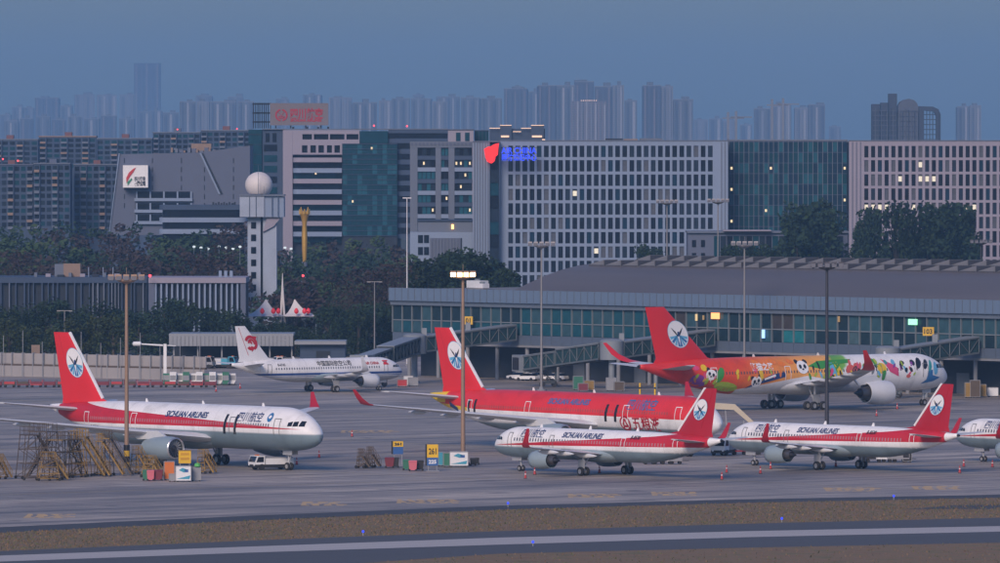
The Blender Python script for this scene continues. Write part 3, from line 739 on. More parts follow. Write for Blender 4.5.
for sd in (1, -1):
    def put(poly, m=M_PHX, lift=0.0):
        pts = [(A4.nx - (33.35 + x + .28 * z), sd * (.21 + lift), 8.7 + z) for x, z in poly]
        MB().add(pts, [tuple(range(len(pts)))]).build('emblem_feather', m, fin)
    arc = lambda cx, cz, r0, r1, a0, a1, k=9: [(cx + r1 * math.cos(R(a0 + (a1 - a0) * i / k)), cz + r1 * math.sin(R(a0 + (a1 - a0) * i / k))) for i in range(k + 1)] + [(cx + r0 * math.cos(R(a1 + (a0 - a1) * i / k)), cz + r0 * math.sin(R(a1 + (a0 - a1) * i / k))) for i in range(k + 1)]
    put(arc(0, .1, .85, 1.35, 20, 250)); put(arc(-.05, .05, .42, .78, 0, 200), M_PHX, .006); put(arc(.35, -.35, .25, .85, 200, 330), M_PHX, .012)
    put([(-.1, -.2), (.35, .25), (.15, .55), (-.25, .2)], M_PHX, .018); put([(-1.1, .7), (-.75, 1.3), (-1.45, 1.15)], M_PHX, .018); put([(-.9, -.3), (-.2, -1.1), (.3, -1.5), (.1, -.9)], M_PHX, .02)
    A4.text('中国国际航空公司', .95, 12.6, .80, M_BLK, blue, sd, .012); A4.text('AIR CHINA', .62, 6.4, .85, M_DRED, blue, sd, .02)
    A4.decal('painted_flag', [(5.6 - .1, .75), (4.2, .75), (4.2, 1.5), (5.5, 1.5)], M_RED, blue, sd); A4.text('B-6745', .55, 27.0, .85, M_BLK, blue, sd, .01)
place(blue, 321.9, 391.9, 38.8)
# ================================================================ terminal
T_R = gp(1000, 397)
_k = (392 - 500) / F                                  # left end lies on the ray of pixel column 392
_t = (T_R.x - _k * T_R.y) / (GU.x - _k * GU.y)
T0 = T_R - GU * _t
TL = _t + 62.0                                        # front length, run on past the frame
TRZ = R(-50)
def tx(px):                                           # local x on the terminal front of a photo column
    k = (px - 500) / F; return -(T0.x - k * T0.y) / (GU.x - k * GU.y)
def tpt(px, z=0.0, back=0.0):
    p = T0 + GU * tx(px) + GV * back; p.z = z; return p
term = thing('terminal_building', 'long glass airport terminal with grey curved roof behind the jets', 'terminal', T0, TRZ)
M_FASC = mat('fascia_metal', (.16, .225, .32), .45, .3, .15, .3); M_FASC2 = mat('fascia_metal_dark', (.15, .185, .235), .5, .3, .15, .3)
M_MULL = mat('mullion_metal', (.20, .23, .25), .5, .2); M_SPAN = mat('spandrel_panel', (.11, .145, .20), .45, .2, .12, .2)
def glass(name, col, rough=.12, emit=None, es=0.0):
    n = NT(name); k = n.noise(n.tc(), .5, 3); n.b.inputs['Specular IOR Level'].default_value = .12; return n.done(n.mix(k, tuple(c * .6 for c in col), tuple(c * 1.4 for c in col)), rough, 0, emit, es)
G_TEAL = glass('glass_teal', (.014, .075, .105)); G_DARK = glass('glass_dark', (.015, .035, .05)); G_MID = glass('glass_blue_grey', (.035, .085, .11))
G_BROWN = glass('glass_brown_interior', (.055, .052, .055)); G_PALE = glass('glass_pale', (.06, .11, .13)); G_WARM = glass('glass_lit', (.12, .1, .08), .2, (1, .62, .3), .05)
G_CYAN = glass('glass_cyan_poster', (.02, .16, .19))
M_CONC = mat('terminal_concrete', (.20, .21, .23), .8); M_SHADE = mat('shaded_undercroft_wall', (.035, .042, .055), .8); M_ROOFM = mat('flat_roof', (.16, .16, .17), .85)  # undercroft colour darkened to carry the shade beneath the overhang
Z0, Z1, Z2, Z3, Z4 = 6.5, 8.3, 10.6, 13.4, 14.2
ZT = 16.6
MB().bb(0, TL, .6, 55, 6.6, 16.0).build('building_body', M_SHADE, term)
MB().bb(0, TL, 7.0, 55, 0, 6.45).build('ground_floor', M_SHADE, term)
MB().bb(-.2, TL, .12, 7.2, 6.1, 6.5).build('floor_slab', M_CONC, term)
# storeys of panes
nb = int(TL / 2.85); bw = TL / nb; rnd = random.Random(11)
pm = {}
def pane(mt, h):
    key = (mt.name, round(h, 2))
    if key not in pm: pm[key] = MB().bb(.09, bw - .09, .30, .42, .05, h - .05).mesh('pane', mt)
    return pm[key]
mull = MB().bb(-.07, .07, .0, .40, Z1 + .003, Z3 - .003).mesh('mullion', M_MULL)
spn = MB().bb(.03, bw - .03, .10, .5, Z0 + .02, Z1 - .02).mesh('spandrel_panel', M_SPAN)
for i in range(nb):
    x = i * bw; f = i / nb; link('mullion', mull, term, (x, 0, 0)); link('spandrel_panel', spn, term, (x, 0, 0))
    pxa = F * ((T0 + GU * x).x / (T0 + GU * x).y) + 500
    if pxa < 512: a, b = rnd.choice((G_DARK, G_DARK, G_MID)), rnd.choice((G_TEAL, G_TEAL, G_DARK, G_MID))
    elif pxa < 655: a, b = rnd.choice((G_TEAL, G_MID, G_TEAL)), rnd.choice((G_TEAL, G_TEAL, G_MID, G_PALE))
    else:
        a, b = rnd.choice((G_MID, G_MID, G_BROWN, G_DARK, G_MID, G_DARK)), rnd.choice((G_DARK, G_MID, G_MID, G_DARK, G_PALE))
        if 776 < pxa < 803: b = G_CYAN
    link('pane', pane(b, Z2 - Z1), term, (x, 0, Z1)); link('pane', pane(a, Z3 - Z2), term, (x, 0, Z2))
MB().bb(0, TL, .12, .36, Z2 - .09, Z2 + .09).build('transom', M_MULL, term)
MB().bb(-.2, TL, -.30, .5, Z3, Z4).build('soffit_band', M_FASC2, term)
nf = int(TL / 1.9); fw = TL / nf
fp = MB().bb(.04, fw - .04, -.75, -.45, Z4 + .02, ZT).mesh('fascia_panel', M_FASC); fr = MB().bb(-.05, .05, -.85, -.40, Z4 - .05, ZT + .06).mesh('fascia_rib', M_FASC2)
for i in range(nf): link('fascia_panel', fp, term, (i * fw, 0, 0)); link('fascia_rib', fr, term, (i * fw, 0, 0))
MB().bb(-.2, TL, -.44, .55, Z4 + .01, ZT - .1).build('fascia_backing', M_FASC2, term)
cm = MB().tube((0, .9, .0), (0, .9, 6.1), .38, None, 12).mesh('column', M_CONC, 40)
for i in range(int(TL / 8.55)): link('column', cm, term, (4 + i * 8.55, 0, 0))
dm = MB().bb(0, 3.2, 6.86, 6.97, 0, 3.6).mesh('service_door', mat('service_door', (.12, .14, .17), .5))
for i in range(int(TL / 17.1)): link('service_door', dm, term, (10 + i * 17.1, 0, 0))
# flat roof at the left, long curved roof from column 516 on
xr = tx(516)
MB().bb(0, xr + 3, .2, 54, 16.02, 16.35).build('flat_roof', M_ROOFM, term)
n = NT('curved_roof_metal'); x_, y_, z_ = n.xyz(n.tc()); k = n.noise(n.mapping(n.tc(), (.02, .15, .1)), 1, 5)
seam = n.m('LESS_THAN', n.m('FRACT', n.m('DIVIDE', x_, 1.2)), .09)
col = n.mix(k, (.10, .088, .086), (.175, .158, .152)); col = n.mix(n.m('MULTIPLY', seam, .4), col, (.05, .05, .055))
M_CROOF = n.done(col, .55, .2)
prof = [(-.4, ZT + .05), (3, 17.85), (7, 19.2), (11, 20.25), (15, 21.0), (19, 21.4), (27, 21.6), (36, 20.9), (50, 18.0), (56, 16.2)]
mb = MB()
mb.loft([[(xr + (0 if abs(j - 5) > 40 else 0), y, z) for y, z in prof] + [(xr, 56, 15.9), (xr, -.4, 16.2)] if e == 0 else [(TL, y, z) for y, z in prof] + [(TL, 56, 15.9), (TL, -.4, 16.2)] for e, j in ((0, 0), (1, 1))])
ro = mb.build('curved_roof', M_CROOF, term, 30)
M_SKY = mat('rooflight_metal', (.20, .20, .215), .5, .3); M_SKYD = mat('rooflight_side', (.06, .06, .07), .6)  # the rooflight ends get the dark tone to paint in their shade
w1 = MB().prism_xz([(0, -.25), (4.3, -.25), (4.3, 1.2), (0, .25)], 0, 3.4).mesh('rooflight', M_SKY); w2 = MB().bb(4.305, 4.40, .1, 3.3, -.15, 1.12).mesh('shaded_glazed_end', M_SKYD); w3 = MB().bb(.1, 4.25, -.06, -.005, -.2, .25).mesh('louvre', M_SKYD)
for i in range(int((TL - xr - 4) / 4.75)):
    for q in ((xr + 3 + i * 4.75, 15.0, 20.95), (xr + 4.5 + i * 4.75, 25.0, 21.75)): o = link('rooflight', w1, term, q); link('shaded_glazed_end', w2, o); link('louvre', w3, o)
# lit things seen through the glass and on the front
def screen(name, px, z, w, h, m, label, cat):
    o = MB().bb(-w / 2, w / 2, -.12, .02, 0, h).build(name, m, loc=tpt(px, z, -.10), rz=TRZ); tag(o, label, cat)
screen('lit_sign', 716, 12.2, 2.2, 1.1, glow('sign_orange', (1, .35, .12), 2.2), 'glowing orange sign behind the terminal glass left of centre mast', 'sign')
screen('lit_sign', 913.5, 12.0, 2.2, 1.0, glow('sign_green', (.35, 1, .55), 1.6), 'glowing green and white exit sign on the terminal glass', 'sign')
screen('lit_sign', 764, 9.0, .7, 1.5, glow('sign_blue', (.35, .6, 1), 1.8), 'small glowing blue-white panel in the terminal glass above the jet', 'sign')
for px in (697, 704): screen('hanging_lamp', px, 11.8, .5, 1.2, glow('lamp_warm', (1, .7, .35), .8), 'small warm lamp glowing inside the terminal', 'lamp') if px == 697 else screen('hanging_lamp', px, 12.0, .4, .8, glow('lamp_warm2', (1, .6, .25), .35), 'dim amber lamp just right of the brighter one in terminal glass', 'lamp')
screen('hanging_lamp', 839.5, 12.2, .45, 1.0, glow('lamp_warm2', (1, .6, .25), .35), 'dim amber lamp in terminal glass right of the dark mast', 'lamp')
# yellow gate number boards
M_YB = mat('gate_board_yellow', (.62, .38, .03), .5, 0, .08); M_BLACK = mat('sign_black', (.012, .012, .014), .5, 0, 0)
def gate_sign(px, py, txt, lab):
    p = tpt(px, 0, -1.4); z = zat(py, p.y)
    r = thing('gate_sign', lab, 'sign', (p.x, p.y, z), R(-18))
    MB().bb(-1.0, 1.0, -.12, .12, -.75, .75).build('board', M_YB, r); MB().bar((0, .1, .2), (1.0, 2.2, .2), .12).build('bracket', M_MULL, r)
    me = text_mesh(txt, 1.15, .03); me.materials.append(M_BLACK); o = link('number', me, r); o.rotation_euler = (R(90), 0, 0); o.location = (-.95, -.14, -.40)
gate_sign(473.5, 320.5, '101', 'yellow gate board reading 101 above the bridge to the blue-line jet'); gate_sign(675.5, 325.5, '102', 'yellow gate board reading 102 just right of the panda jet tail'); gate_sign(934.5, 331.5, '103', 'yellow gate board reading 103 above the panda jet nose')
# plant on the flat roof
def roof_unit(px, back, w, d, h, label, col):
    p = tpt(px, 16.35, back); r = thing('roof_unit', label, 'roof unit', p, TRZ)
    MB().bb(-w / 2, w / 2, -d / 2, d / 2, .25, h).build('casing', mat('unit_' + str(px), col, .5), r)
    MB().bb(-w / 2 + .1, w / 2 - .1, -d / 2 + .1, d / 2 - .1, 0, .25).build('plinth', M_CONC, r)
    MB().lathe([(.5, 0), (.55, .3), (.3, .32)], (0, 0, h), 'Z', 12).build('vent', M_MULL, r)
roof_unit(428, 12, 4, 2, 1.6, 'white roof unit nearest the left end of the flat terminal roof', (.6, .62, .64)); roof_unit(441, 10, 2.2, 1.6, 1.1, 'white roof unit just left of the lit lamp heads', (.66, .66, .68))
roof_unit(508, 10, 3.2, 1.6, 1.3, 'pale roof unit beside the foot of the curved roof', (.5, .55, .58))

# ================================================================ jet bridges
M_BR = mat('bridge_frame', (.11, .13, .145), .5, .2); M_BRG = glass('bridge_glass', (.025, .055, .065)); M_BRL = mat('bridge_light', (.20, .225, .25), .5)
def tunnel(root, a, b, w, h, name='tunnel', bay=2.2):
    """box truss from a to b (floor centres), with framed glass sides"""
    a, b = Vector(a), Vector(b); d = (b - a); L = d.length; d.normalize(); s = Vector((d.y, -d.x, 0)).normalized() * w / 2; up = Vector((0, 0, 1))
    body = MB()
    body.add([a - s * .94 + up * .1, a + s * .94 + up * .1, a + s * .94 + up * (h - .1), a - s * .94 + up * (h - .1), b - s * .94 + up * .1, b + s * .94 + up * .1, b + s * .94 + up * (h - .1), b - s * .94 + up * (h - .1)],
             [(0, 1, 2, 3), (7, 6, 5, 4), (0, 4, 5, 1), (1, 5, 6, 2), (2, 6, 7, 3), (3, 7, 4, 0)])
    t = body.build(name, M_BRG, root)
    fr = MB(); k = max(2, round(L / bay))
    for sg in (-1, 1):
        fr.bar(a + s * sg, b + s * sg, .22, .30); fr.bar(a + s * sg + up * h, b + s * sg + up * h, .22, .30)
        for i in range(k + 1):
            p = a.lerp(b, i / k) + s * sg; fr.bar(p + up * .15, p + up * (h - .15), .13)
            if i < k:
                q = a.lerp(b, (i + 1) / k) + s * sg
                fr.bar(*((p + up * .15, q + up * (h - .15)) if i % 2 else (p + up * (h - .15), q + up * .15)), .12)
    fr.build('truss', M_BR, t)
    MB().add([a - s * 1.08 + up * h * 1.03, a + s * 1.08 + up * h * 1.03, b + s * 1.08 + up * h * 1.03, b - s * 1.08 + up * h * 1.03,
              a - s * 1.08 + up * (h * 1.03 + .16), a + s * 1.08 + up * (h * 1.03 + .16), b + s * 1.08 + up * (h * 1.03 + .16), b - s * 1.08 + up * (h * 1.03 + .16)],
             [(3, 2, 1, 0), (4, 5, 6, 7), (0, 1, 5, 4), (1, 2, 6, 5), (2, 3, 7, 6), (3, 0, 4, 7)]).build('tunnel_roof', M_BRL, t)
    return t
def bridge(label, pxf, cab, cab_dir, zf=7.5, zr=5.6, zc=4.0, reach=23.0, group='jet bridges'):
    f = tpt(pxf, zf, -.9); r0 = f - GV * reach; base = Vector((r0.x, r0.y, 0))
    root = thing('jet_bridge', label, 'jet bridge', base, 0, group); L = lambda p: Vector(p) - base
    rot = Vector((0, 0, zr)); tunnel(root, L(f), rot + (L(f) - rot).normalized() * 1.6, 3.0, 2.6, 'fixed_tunnel')
    MB().lathe([(2.1, zr - .3), (2.1, zr + 3.0), (1.6, zr + 3.3), (.1, zr + 3.4)], (0, 0, 0), 'Z', 20, (True, True)).build('rotunda', M_BRL, root, 40)
    c = MB(); c.tube((0, 0, 0), (0, 0, zr - .25), .55, .55, 14); c.tube((0, 0, 0), (0, 0, .3), 1.1, 1.0, 14); c.build('column', M_BRL, root, 40)
    m_ = L(f) * .45; m_.z = 0; c = MB(); c.tube(m_, (m_.x, m_.y, zr + .6), .38, None, 12); c.build('column', M_BRL, root, 40)
    for q in (.1, .55):
        p = rot.lerp(L(f), q); MB().box((p.x, p.y, p.z + 3.4), (.9, .9, 1.5)).build('air_unit', M_BRL, root)
    cb = L(cab); cb.z = zc; tdir = (cb - rot).normalized()
    tunnel(root, rot + tdir * 1.8, rot.lerp(cb, .56), 3.1, 2.7, 'outer_tunnel'); tunnel(root, rot.lerp(cb, .50), cb - tdir * 1.2, 2.6, 2.35, 'inner_tunnel')
    an = math.atan2(cab_dir[1], cab_dir[0]); M = Matrix.Translation(cb) @ Matrix.Rotation(an, 4, 'Z')
    hb = MB(); hb.bb(-1.8, 1.6, -1.75, 1.75, -.2, 2.75); hb.v = [tuple(M @ Vector(v)) for v in hb.v]; hd = hb.build('cab', M_BRL, root)
    hb = MB(); hb.bb(1.62, 1.70, -1.3, 1.3, .1, 2.3); hb.v = [tuple(M @ Vector(v)) for v in hb.v]; hb.build('cab_opening', M_DARK, hd)
    hb = MB(); hb.bb(-1.2, .9, -1.80, -1.76, 1.0, 2.2); hb.v = [tuple(M @ Vector(v)) for v in hb.v]; hb.build('cab_window', M_BRG, hd)
    g = rot.lerp(cb, .72); lg = MB(); s = Vector((tdir.y, -tdir.x, 0)).normalized() * 1.7
    for sg in (-1, 1): lg.bar(Vector((g.x, g.y, .9)) + s * sg, Vector((g.x, g.y, g.z + 1.6)) + s * sg, .38)
    lg.bar(Vector((g.x, g.y, .9)) - s, Vector((g.x, g.y, .9)) + s, .5); lg.bar(Vector((g.x, g.y, g.z - .3)) - s, Vector((g.x, g.y, g.z - .3)) + s, .4)
    lgo = lg.build('lift_legs', M_BR, root)
    for sg in (-1, 1):
        p = Vector((g.x, g.y, .55)) + s * sg * .8; MB().lathe([(.1, -.25), (.55, -.22), (.55, .22), (.1, .25)], p, 'Y', 14, (True, True)).build('wheel', M_TYRE, lgo, 40)
    st = MB(); s0 = cb - tdir * 2.0 + s * 1.4                       # service stair at the cab
    fx = Vector((tdir.x, tdir.y, 0)).normalized()
    for i in range(10):
        p = s0 - fx * (i * .55); st.box((p.x, p.y, zc - .1 - i * (zc / 10.5)), (1.0, .5, .08), math.atan2(fx.y, fx.x) + R(90))
    e = s0 - fx * 5.2; st.bar((s0.x, s0.y, zc + .9), (e.x, e.y, .95), .07); st.bar((s0.x, s0.y, zc - .1), (e.x, e.y, .1), .14); st.build('service_stair', M_BR, root)
    return root
bridge('jet bridge running from gate board 101 to the blue-line jet', 515, gp(362, 388.5), (-.35, -.93), zc=3.2)
bridge('undocked jet bridge below gate board 102 with its cab lowered left', 713, gp(524, 386.5), (-.9, -.4), zc=2.9)
bridge('jet bridge below gate board 103 reaching over the panda jet nose', 977, gp(893, 398), (-.5, -.86), zc=4.6, reach=20)

# ================================================================ light masts
M_POLE = mat('mast_steel', (.26, .25, .25), .5, .4); M_POLED = mat('mast_dark', (.05, .05, .06), .5, .3); M_POLEO = mat('mast_rusty', (.30, .20, .14), .6, .2)
M_LAMP = glow('lamp_lit', (1.0, .66, .30), 9.0); M_LENS = mat('lamp_lens_off', (.13, .13, .14), .2)
def mast(label, p, h, m, lit=False, collar=False, heads=5, r=.32, group='flood light masts'):
    root = thing('light_mast', label, 'light mast', (p.x, p.y, 0), 0, group)
    MB().tube((0, 0, 0), (0, 0, h), r, r * .6, 12).build('pole', m, root, 40)
    b = MB(); b.tube((0, 0, .45), (0, 0, .9), r * 2.0, r * 1.3, 12); b.tube((0, 0, 0), (0, 0, .45), .9, .9, 12); b.build('base', M_CONC, root, 40)
    if collar:
        for k in range(4): MB().tube((0, 0, .9 + k * .75), (0, 0, 1.65 + k * .75), r * 1.25, None, 12).build('base_band', (M_YB, M_BLACK)[k % 2], root, 40)
    MB().lathe([(r * .6, -.5), (1.2, -.15), (1.25, .1), (.3, .15)], (0, 0, h), 'Z', 14, (True, True)).build('head_frame', m, root, 40)
    for i in range(heads):
        x = (i - (heads - 1) / 2) * (.88 if lit else 1.0); hd = MB().box((x, -.9 + .3 * abs(x) / 2, h + .35), (.74, .45, .66), 0, R(-25)).build('lamp_head', m, root)
        MB().box((x, -1.20 + .3 * abs(x) / 2, h + .24), (.66, .06, .58), 0, R(-25)).build('lamp_lens', M_LAMP if lit else M_LENS, hd)
    if not lit:
        for i in range(4):
            a = i * 1.57 + .78; MB().box((math.cos(a) * 1.5, math.sin(a) * 1.5 + .4, h + .3), (.6, .45, .5), a).build('lamp_head', m, root)
    MB().tube((0, 0, h + .1), (0, 0, h + 1.6), .04, None, 6).build('lightning_rod', m, root)
    return root
mast('brown steel light mast with yellow and black banded base beside yellow stairs', gp(126.5, 475), 25.4, M_POLEO, collar=True)
mast('lit light mast with four glowing heads in front of the red jet', gp(463, 466), 25.4, M_POLEO, lit=True, heads=4)
mast('grey light mast standing by the undocked jet bridge', gp(541.5, 392), 25.6, M_POLE, r=.24)
mast('grey light mast rising behind the orange middle of the panda jet', gp(744.5, 391), 25.6, M_POLE, r=.24)
mast('dark light mast in front of the panda jet wing', gp(827, 446), 25.6, M_POLED)
def at(px, Y): return Vector((xat(px, Y), Y, 0))
mast('pale light mast behind the terminal before the office grid facade', at(667, 1750), zat(203, 1750), M_POLE, r=.22)
mast('pale light mast before the right edge of the office grid facade', at(718, 1760), zat(202, 1760), M_POLE, r=.22)
mast('grey light mast behind the terminal roof near the right edge', at(981, 1720), zat(243, 1720), M_POLED, r=.22)
def thin_pole(label, p, h, m=M_POLE, arm=1.2):
    r = thing('lamp_post', label, 'lamp post', (p.x, p.y, 0), 0, 'thin lamp posts')
    MB().tube((0, 0, 0), (0, 0, h), .16, .09, 8).build('pole', m, r, 40)
    MB().tube((0, 0, 0), (0, 0, .4), .4, .35, 10).build('base', M_CONC, r, 40)
    MB().bar((-arm, 0, h + .05), (arm, 0, h + .05), .14).build('arm', m, r)
    for s in (-1, 1): MB().bb(s * arm - .35, s * arm + .35, -.15, .15, h - .08, h + .12).build('lamp_head', m, r)
thin_pole('tall thin white lamp post left of the terminal end', at(407, 1570), zat(198, 1570), mat('white_steel', (.6, .6, .62), .5), .5)
thin_pole('lamp post rising out of the trees above the white jet tail', at(64.5, 1600), zat(311, 1600))
thin_pole('lamp post among the trees right of the white tents', at(374.5, 1620), zat(282, 1620))
# ================================================================ buildings behind the airport
class Bld:
    """a building whose front faces the airport; parts are given in photo pixels on its front plane"""
    def __init__(s, name, label, Y, px0, px1, py, depth, cat='building', group=None):
        s.Y = Y; s.cx = xat((px0 + px1) / 2, Y); s.root = thing(name, label, cat, (s.cx, Y, 0), 0, group); s.wm = {}; s.depth = depth
    def X(s, px): return xat(px, s.Y) - s.cx
    def Z(s, py): return 0.0 if py is None else zat(py, s.Y)
    def part(s, name, px0, px1, py0, py1, d0, d1, m, parent=None):
        return MB().bb(s.X(px0), s.X(px1), d0, d1, s.Z(py1), s.Z(py0)).build(name, m, parent or s.root)
    def win(s, px0, px1, py0, py1, m, d=.25, name='window', parent=None):
        w, h = s.X(px1) - s.X(px0), s.Z(py0) - s.Z(py1); k = (round(w, 2), round(h, 2), m.name)
        if k not in s.wm: s.wm[k] = MB().bb(-w / 2, w / 2, 0, .12, -h / 2, h / 2).mesh(name, m)
        return link(name, s.wm[k], parent or s.root, ((s.X(px0) + s.X(px1)) / 2, d, (s.Z(py0) + s.Z(py1)) / 2))
    def poly(s, name, pts, d0, d1, m, parent=None):
        return MB().prism_xz([(s.X(a), s.Z(b)) for a, b in pts], d0, d1).build(name, m, parent or s.root)
    def lettering(s, txt, px, py, hpx, m, d=-.1, weight=.02, wpx=None, parent=None):
        h = hpx / F * s.Y; me = text_mesh(txt, h * 1.35, weight * h); me.materials.append(m)
        o = link('lettering', me, parent or s.root); o.rotation_euler = (R(90), 0, 0); o.location = (s.X(px), d, s.Z(py))
        if wpx:
            w = max(v.co.x for v in me.vertices); o.scale = ((wpx / F * s.Y) / w, 1, 1)
        return o
W_WHITE = mat('stone_pale', (.20, .26, .37), .7, 0, .10, .1); W_PINK = mat('stone_pink', (.27, .25, .31), .7, 0, .10, .1); W_GREY = mat('stone_grey', (.12, .145, .195), .75, 0, .12, .1)
W_PURP = mat('stone_mauve', (.095, .115, .17), .75, 0, .12, .1); W_DARK = mat('wall_dark', (.03, .038, .052), .7); W_BLUE = mat('wall_blue_grey', (.055, .08, .13), .7, 0, .15, .08)
W_BRICK = mat('brick_red', (.16, .07, .065), .8); W_OCHRE = mat('wall_ochre', (.24, .17, .13), .8); W_ROOF = mat('roof_grey', (.13, .13, .14), .8)
WG = glass('window_dark', (.008, .011, .018), .15); WG2 = glass('window_mid', (.018, .028, .044), .15); WGT = glass('window_teal', (.008, .046, .066), .15); WGT2 = glass('window_teal_light', (.018, .090, .125), .15)
WGN = glass('window_navy', (.010, .032, .060), .15); WBL = glass('window_blind', (.085, .095, .115), .5)
WL = glow('window_lit', (1, .74, .42), 1.1); WL2 = glow('window_lit_pale', (1, .86, .66), .9)

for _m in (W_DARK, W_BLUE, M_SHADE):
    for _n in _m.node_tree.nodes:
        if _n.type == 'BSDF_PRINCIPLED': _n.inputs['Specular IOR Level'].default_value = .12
def grid_building(name, label, Y, px0, px1, top, cols, c0, cw, wwid, rows, r0, rp, wh, wallm, lit=(), depth=18, end_l=None, end_r=None):
    b = Bld(name, label, Y, px0, px1, top, depth); rnd = random.Random(int(px0))
    b.part('core', px0 + .6, px1 - .6, top + 1.5, None, .75, depth, W_DARK)
    w = MB(); X, Z = b.X, b.Z
    # wall: piers between the columns of windows, bands between the rows
    xs = [c0 + i * cw for i in range(cols)]
    edges = [px0] + [v for x in xs for v in (x, x + wwid)] + [px1]
    for i in range(0, len(edges), 2): w.bb(X(edges[i]), X(edges[i + 1]), 0, .7, 0, Z(top))
    for x in xs:
        prev = top
        for k in range(rows):
            w.bb(X(x), X(x + wwid), .06, .69, Z(r0 + k * rp), Z(prev)); prev = r0 + k * rp + wh
        w.bb(X(x), X(x + wwid), .06, .69, 0, Z(prev))
    w.build('wall', wallm, b.root)
    b.part('parapet', px0 - .5, px1 + .5, top - 1.0, top, -.15, 1.2, W_GREY); b.part('roof', px0, px1, top + .3, top + 1.4, 1.21, depth, W_ROOF)
    for k in range(rows):
        for i, x in enumerate(xs):
            m = rnd.choice((WG, WG, WG, WG, WG2, WG2, WGN, WG, WBL))
            if (i, k) in lit: b.win(x + .4, x + wwid - .3, r0 + k * rp + 2.0, r0 + k * rp + wh * .62, WL2, .30, 'lit_pane')
            b.win(x, x + wwid, r0 + k * rp, r0 + k * rp + wh, m, .42)
    return b
# pale office with the lit sign
ob = grid_building('office_building', 'pale office block with a grid of tall windows under the red and blue sign', 2180, 500, 728, 141, 29, 508.3, 7.13, 4.7, 10, 145.6, 14.4, 11.4, W_WHITE,
                   lit={(9, 3), (12, 7)})
for px in (721, 724.5): ob.part('wall_rib', px, px + 1.0, 142, None, -.12, -.003, W_GREY)
ob.part('rooftop_plant', 606, 623, 138.4, 139.9, 2, 10, W_DARK); ob.part('rooftop_plant', 640, 662, 138.2, 139.9, 2, 10, W_GREY); ob.part('rooftop_plant', 624, 638, 138.8, 139.9, 3, 10, W_OCHRE)
# side wing with ribs, and the dark glazed slot
sb = Bld('stair_tower', 'ribbed pale stair tower with dark glass slot left of the window-grid office', 2176, 473, 499.5, 141, 18)
sb.part('wall', 473, 489.6, 142, None, 0, 18, W_WHITE)
for i in range(6): sb.part('wall_rib', 474 + i * 2.7, 475 + i * 2.7, 142.6, None, -.25, -.003, W_GREY)
sb.part('parapet', 472.6, 499.6, 140.9, 141.95, -.3, 18, W_GREY)
for k in range(11): sb.part('glass_slot', 489.8, 498.6, 144 + k * 13, 156.4 + k * 13, .5, 3, (WGT, WG, WG2)[k % 3])
sb.part('slot_back', 489.7, 498.9, 142, None, 3.01, 18, W_DARK)
# lit roof sign: red bird mark and blue letters
sg = thing('roof_sign', 'glowing red bird mark with blue AIR CHINA letters on the office front', 'sign', wp(500, 152, 2174.5))
sg.location.z = 0
def sgp(px, py): return (xat(px, 2174.5) - sg.location.x, zat(py, 2174.5))
M_SRED = glow('sign_red', (1.0, .006, .004), 1.5); M_SBLUE = glow('sign_blue_letters', (.008, .06, 1.0), 1.3)
pts = [(484, 149), (488, 146.6), (491, 146.2), (494, 144.2), (499, 143), (498.2, 149), (497.8, 154.6), (495.6, 156.4), (494.6, 161), (491.4, 163.4), (487.2, 161.6), (485.4, 157)]
MB().prism_xz([sgp(*p) for p in pts][::-1], -.5, -.1).build('bird_mark', M_SRED, sg)
for txt, py, h in (('AIR CHINA', 153.2, 6.2), ('国航世纪中心', 160.0, 5.4)):
    me = text_mesh(txt, h * 1.35 / F * 2174.5, .06); me.materials.append(M_SBLUE); o = link('letters', me, sg); o.rotation_euler = (R(90), 0, 0)
    x, z = sgp(501.5, py); o.location = (x, -.35, z); o.scale = ((35 / F * 2174.5) / max(v.co.x for v in me.vertices), 1, 1)
f = MB(); x0, z0 = sgp(500.5, 160.5); x1, z1 = sgp(537, 146)
for z in (z0 + .3, (z0 + z1) / 2, z1 - .4): f.bb(x0, x1, -.12, .5, z - .08, z + .08)
f.build('sign_frame', W_DARK, sg)
# dark glass block between
gb = Bld('glass_building', 'dark teal glass block between the two window-grid offices', 2190, 728.6, 848, 140, 16)
gb.part('core', 729, 847.6, 141, None, .35, 16, W_DARK); gb.part('parapet', 728.7, 847.8, 139.4, 141, -.1, 16, W_GREY)
rnd = random.Random(5)
for i in range(24):
    for k in range(9):
        x = 729.3 + i * 4.92; y = 141.6 + k * 10.6
        lit = (i, k) in {(0, 2), (0, 4), (0, 7), (23, 2), (23, 5), (8, 2), (7, 6)}
        gb.win(x + .3, x + 4.6, y + .5, y + 10.1, rnd.choice((WGT, WGT, WGN, WGT2, WGN)), .18, 'pane')
        if lit: gb.win(x + 1.2, x + 3.2, y + 4, y + 6.6, WL, .05, 'lit_pane')
for i in range(25): gb.part('mullion', 728.9 + i * 4.92, 729.5 + i * 4.92, 141.2, 237, .0, .3, W_GREY)
for k in range(10): gb.part('floor_line', 729.6, 847.4, 141.3 + k * 10.6, 142.1 + k * 10.6, .05, .34, W_BLUE)
# right office
litset = {(8, 1), (5, 2), (8, 2), (9, 2), (10, 2), (0, 4), (1, 4), (2, 4), (3, 4), (7, 4), (15, 4), (16, 4), (12, 5), (1, 5)}
ob2 = grid_building('office_building', 'pinkish office block with a grid of tall windows at the right edge', 2160, 849, 1046, 141, 26, 864.3, 6.75, 4.1, 9, 145.8, 14.2, 11.6, W_PINK, lit=litset)
for px in (852, 856, 860): ob2.part('wall_rib', px, px + 1.0, 142, None, -.12, -.003, W_PURP)
